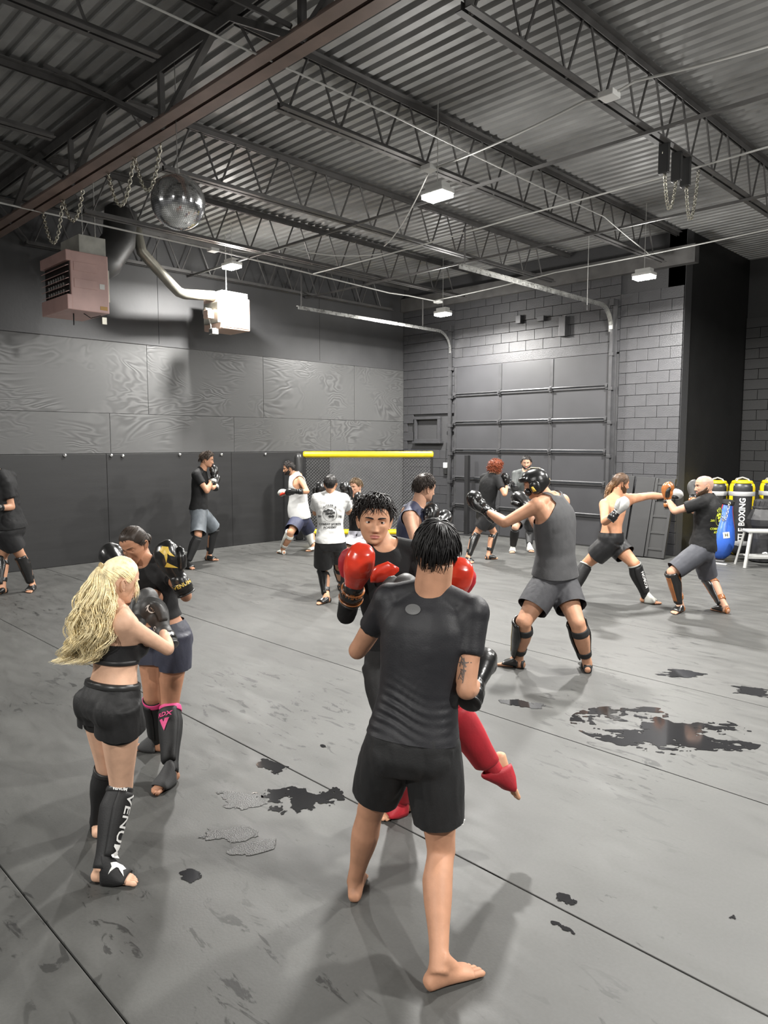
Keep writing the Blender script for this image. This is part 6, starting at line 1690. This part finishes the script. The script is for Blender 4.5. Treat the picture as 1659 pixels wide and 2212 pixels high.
v, f = ring_loft([p.W(np.array(q)) for q in [(0, .06, .138), (0, 0, .148), (0, -.07, .122), (0, -.115, .06), (0, -.125, .0)]], [p.hr] * 5, [p.hu * .6 + p.hf * -.8] * 5, [.020, .026, .028, .026, .020], [.004] * 5, 10); p.part('top_strap', v, f, mat('tan_strap', (.42, .33, .18), .5), hg)
tk = p.tank(M_CHARC, hem=.07, ease=.016, hole=.128, xin=.095, neck=.104, hemflare=.02, wr=.006, wf=(8, 8, 4))
p.shorts(M_CHARC2, top=.12, leg=.66, ease=.02, flare=.045, wr=.008, wf=(11, 11, 3))
p.glove('L', M_LEATH, M_LEATH, size=1.05); p.glove('R', M_LEATH, M_LEATH, size=1.05)
for sd in 'LR': p.shin_guard(sd, M_LEATH, M_GUARD, M_LEATH, accent=M_GOLD if sd == 'L' else None, thick=.02)
# ---- shirtless man
p = Person('shirtless long-haired man in black shorts punching to the right', 1.80, 1.2, 0, 'ruddy', (.50, .25, .145), (.075, .040, .020), .007)
p.pose((1320, 1166), 9.05, (1331, 1072), 0, pyaw=105, cyaw=132, head=(1341, 1044), hyaw=84, hpitch=10, hunch=0, mid=-.02, shroll=0,
       R=dict(an=(1236, 1279), kn=(1267, 1218), to=(1262, 1296)), L=dict(an=(1394, 1287), kn=(1370, 1218), to=(1421, 1302)),
       aR=dict(sh=(1306, 1090), ss=-1, el=(1306, 1128), es=-1, wr=(1331, 1108), ws=-1, gt=(1354, 1080), gs=-1), aL=dict(sh=(1362, 1078), ss=1, el=(1402, 1071), es=1, wr=(1437, 1072), ws=1, gt=(1478, 1063), gs=1))
T, R, Fo = p.tframe(.3)
ab = [ellipsoid(p.spine(t) + p.tframe(t)[1] * sg * .034 * p.k + p.tframe(t)[2] * .092 * p.k, p.tframe(t)[::1], (.026, .036, .024)) for t in (.22, .34, .46) for sg in (-1, 1)]
p.body(chest=1.28, extra=ab); h = p.hair_cap(.008, .002, 40); beard(p, th=.004)
P_ = p.scalp_paths(260, v3(0, .55, .8), (0, 30), (60, 110), (.005, .012), 12, K=10, jit=.1); p.strands(P_, .003, parent=h)
rg = np.random.default_rng(12); TL = []
for _ in range(200):
    a = p.W(v3(rg.uniform(-.06, .06), -.085 + rg.uniform(-.01, .01), rg.uniform(-.05, .03))); b = p.J['nk'] - p.cf * rg.uniform(.03, .11) + p.cr * rg.uniform(-.10, .12) - p.U * rg.uniform(-.02, .12); t = np.linspace(0, 1, 12)
    q = a + np.outer(t, b - a) - np.outer(np.sin(t * 3.14) * .04, p.cf) + np.outer(.008 * np.sin(t * rg.uniform(8, 14) + rg.uniform(0, 6)), p.cr); TL.append(q)
p.strands(TL, .0036, 'long_locks', h, world=True, m=mat('sun_bleached_hair', (.22, .12, .055), .4, var=.3, vscale=30))
p.shorts(M_SATIN, top=.17, leg=.62, ease=.016, flare=.05, wr=.008, wf=(11, 11, 3))
p.glove('R', M_GREYG, M_LEATH, mband=M_LEATH); p.glove('L', M_GREYG, M_LEATH, M_LEATH)
for sd in 'LR':
    g = p.shin_guard(sd, M_GUARD, M_GUARD, M_WLEATH, style='sock', thick=.02); p.shell('white_top_edge', sd, 'kn', 'an', .01, .05, 180, .006, M_WLEATH, g, ease=.009, K=5, n=24)
    if sd == 'L':
        sh_ = [c_ for c_ in g.children if c_.name.startswith('shin_pad')][0]; ax = nrm(p.J['anL'] - p.J['knL']); n2 = nrm(-fw + .5 * rt); n2 = nrm(n2 - (n2 @ ax) * ax); q = p.J['knL'] * .52 + p.J['anL'] * .48 - p.org
        decal('shin_lettering', text_shape('KOBON', .062, .02, 1.0), q + n2 * .07 + rt * .01, -ax, np.cross(n2, -ax), sh_, M_INK, g, .004)
# ---- bald man
p = Person('bald bearded man in printed black T-shirt blocking with bronze gloves', 1.80, 1.04, 0, 'fair2', (.60, .38, .28), (.05, .028, .016), .007)
p.pose((1516, 1184), 8.45, (1530, 1076), 0, pyaw=-70, cyaw=-48, head=(1521, 1050), hyaw=-88, hpitch=4, hunch=0, mid=-.02,
       L=dict(an=(1470, 1306), kn=(1452, 1236), to=(1432, 1330)), R=dict(an=(1565, 1308), kn=(1530, 1248), to=(1538, 1314)),
       aL=dict(el=(1452, 1106), es=-1, wr=(1443, 1080), ws=1, gt=(1441, 1048)), aR=dict(el=(1500, 1104), es=1, wr=(1497, 1072), ws=1, gt=(1497, 1046)))
p.body(); beard(p, th=.009)
p.hair_cap(.0008, .0, 30, name='stubble', m=mat('shaved_scalp', (.40, .25, .19), .5))
st = p.tshirt(M_TEE, hem=.02, sleeve=.62, ease=.014, flare=.02, wr=.007, hemflare=.015)
club_print(p, st, mat('yellow_green_print', (.50, .55, .05), .6), 1.0, .58, 18)
p.shorts(mat('heather_charcoal_shorts', (.05, .052, .062), .75, var=.12), top=.12, leg=.92, ease=.018, flare=.03, wr=.008, wf=(11, 11, 3))
for sd in 'LR': p.glove(sd, M_COPPER if sd == 'L' else M_MATTE, M_LEATH, M_LEATH, mband=M_COPPER); p.shin_guard(sd, M_LEATH, M_COPPER, M_LEATH, accent=M_COPPER, thick=.018)
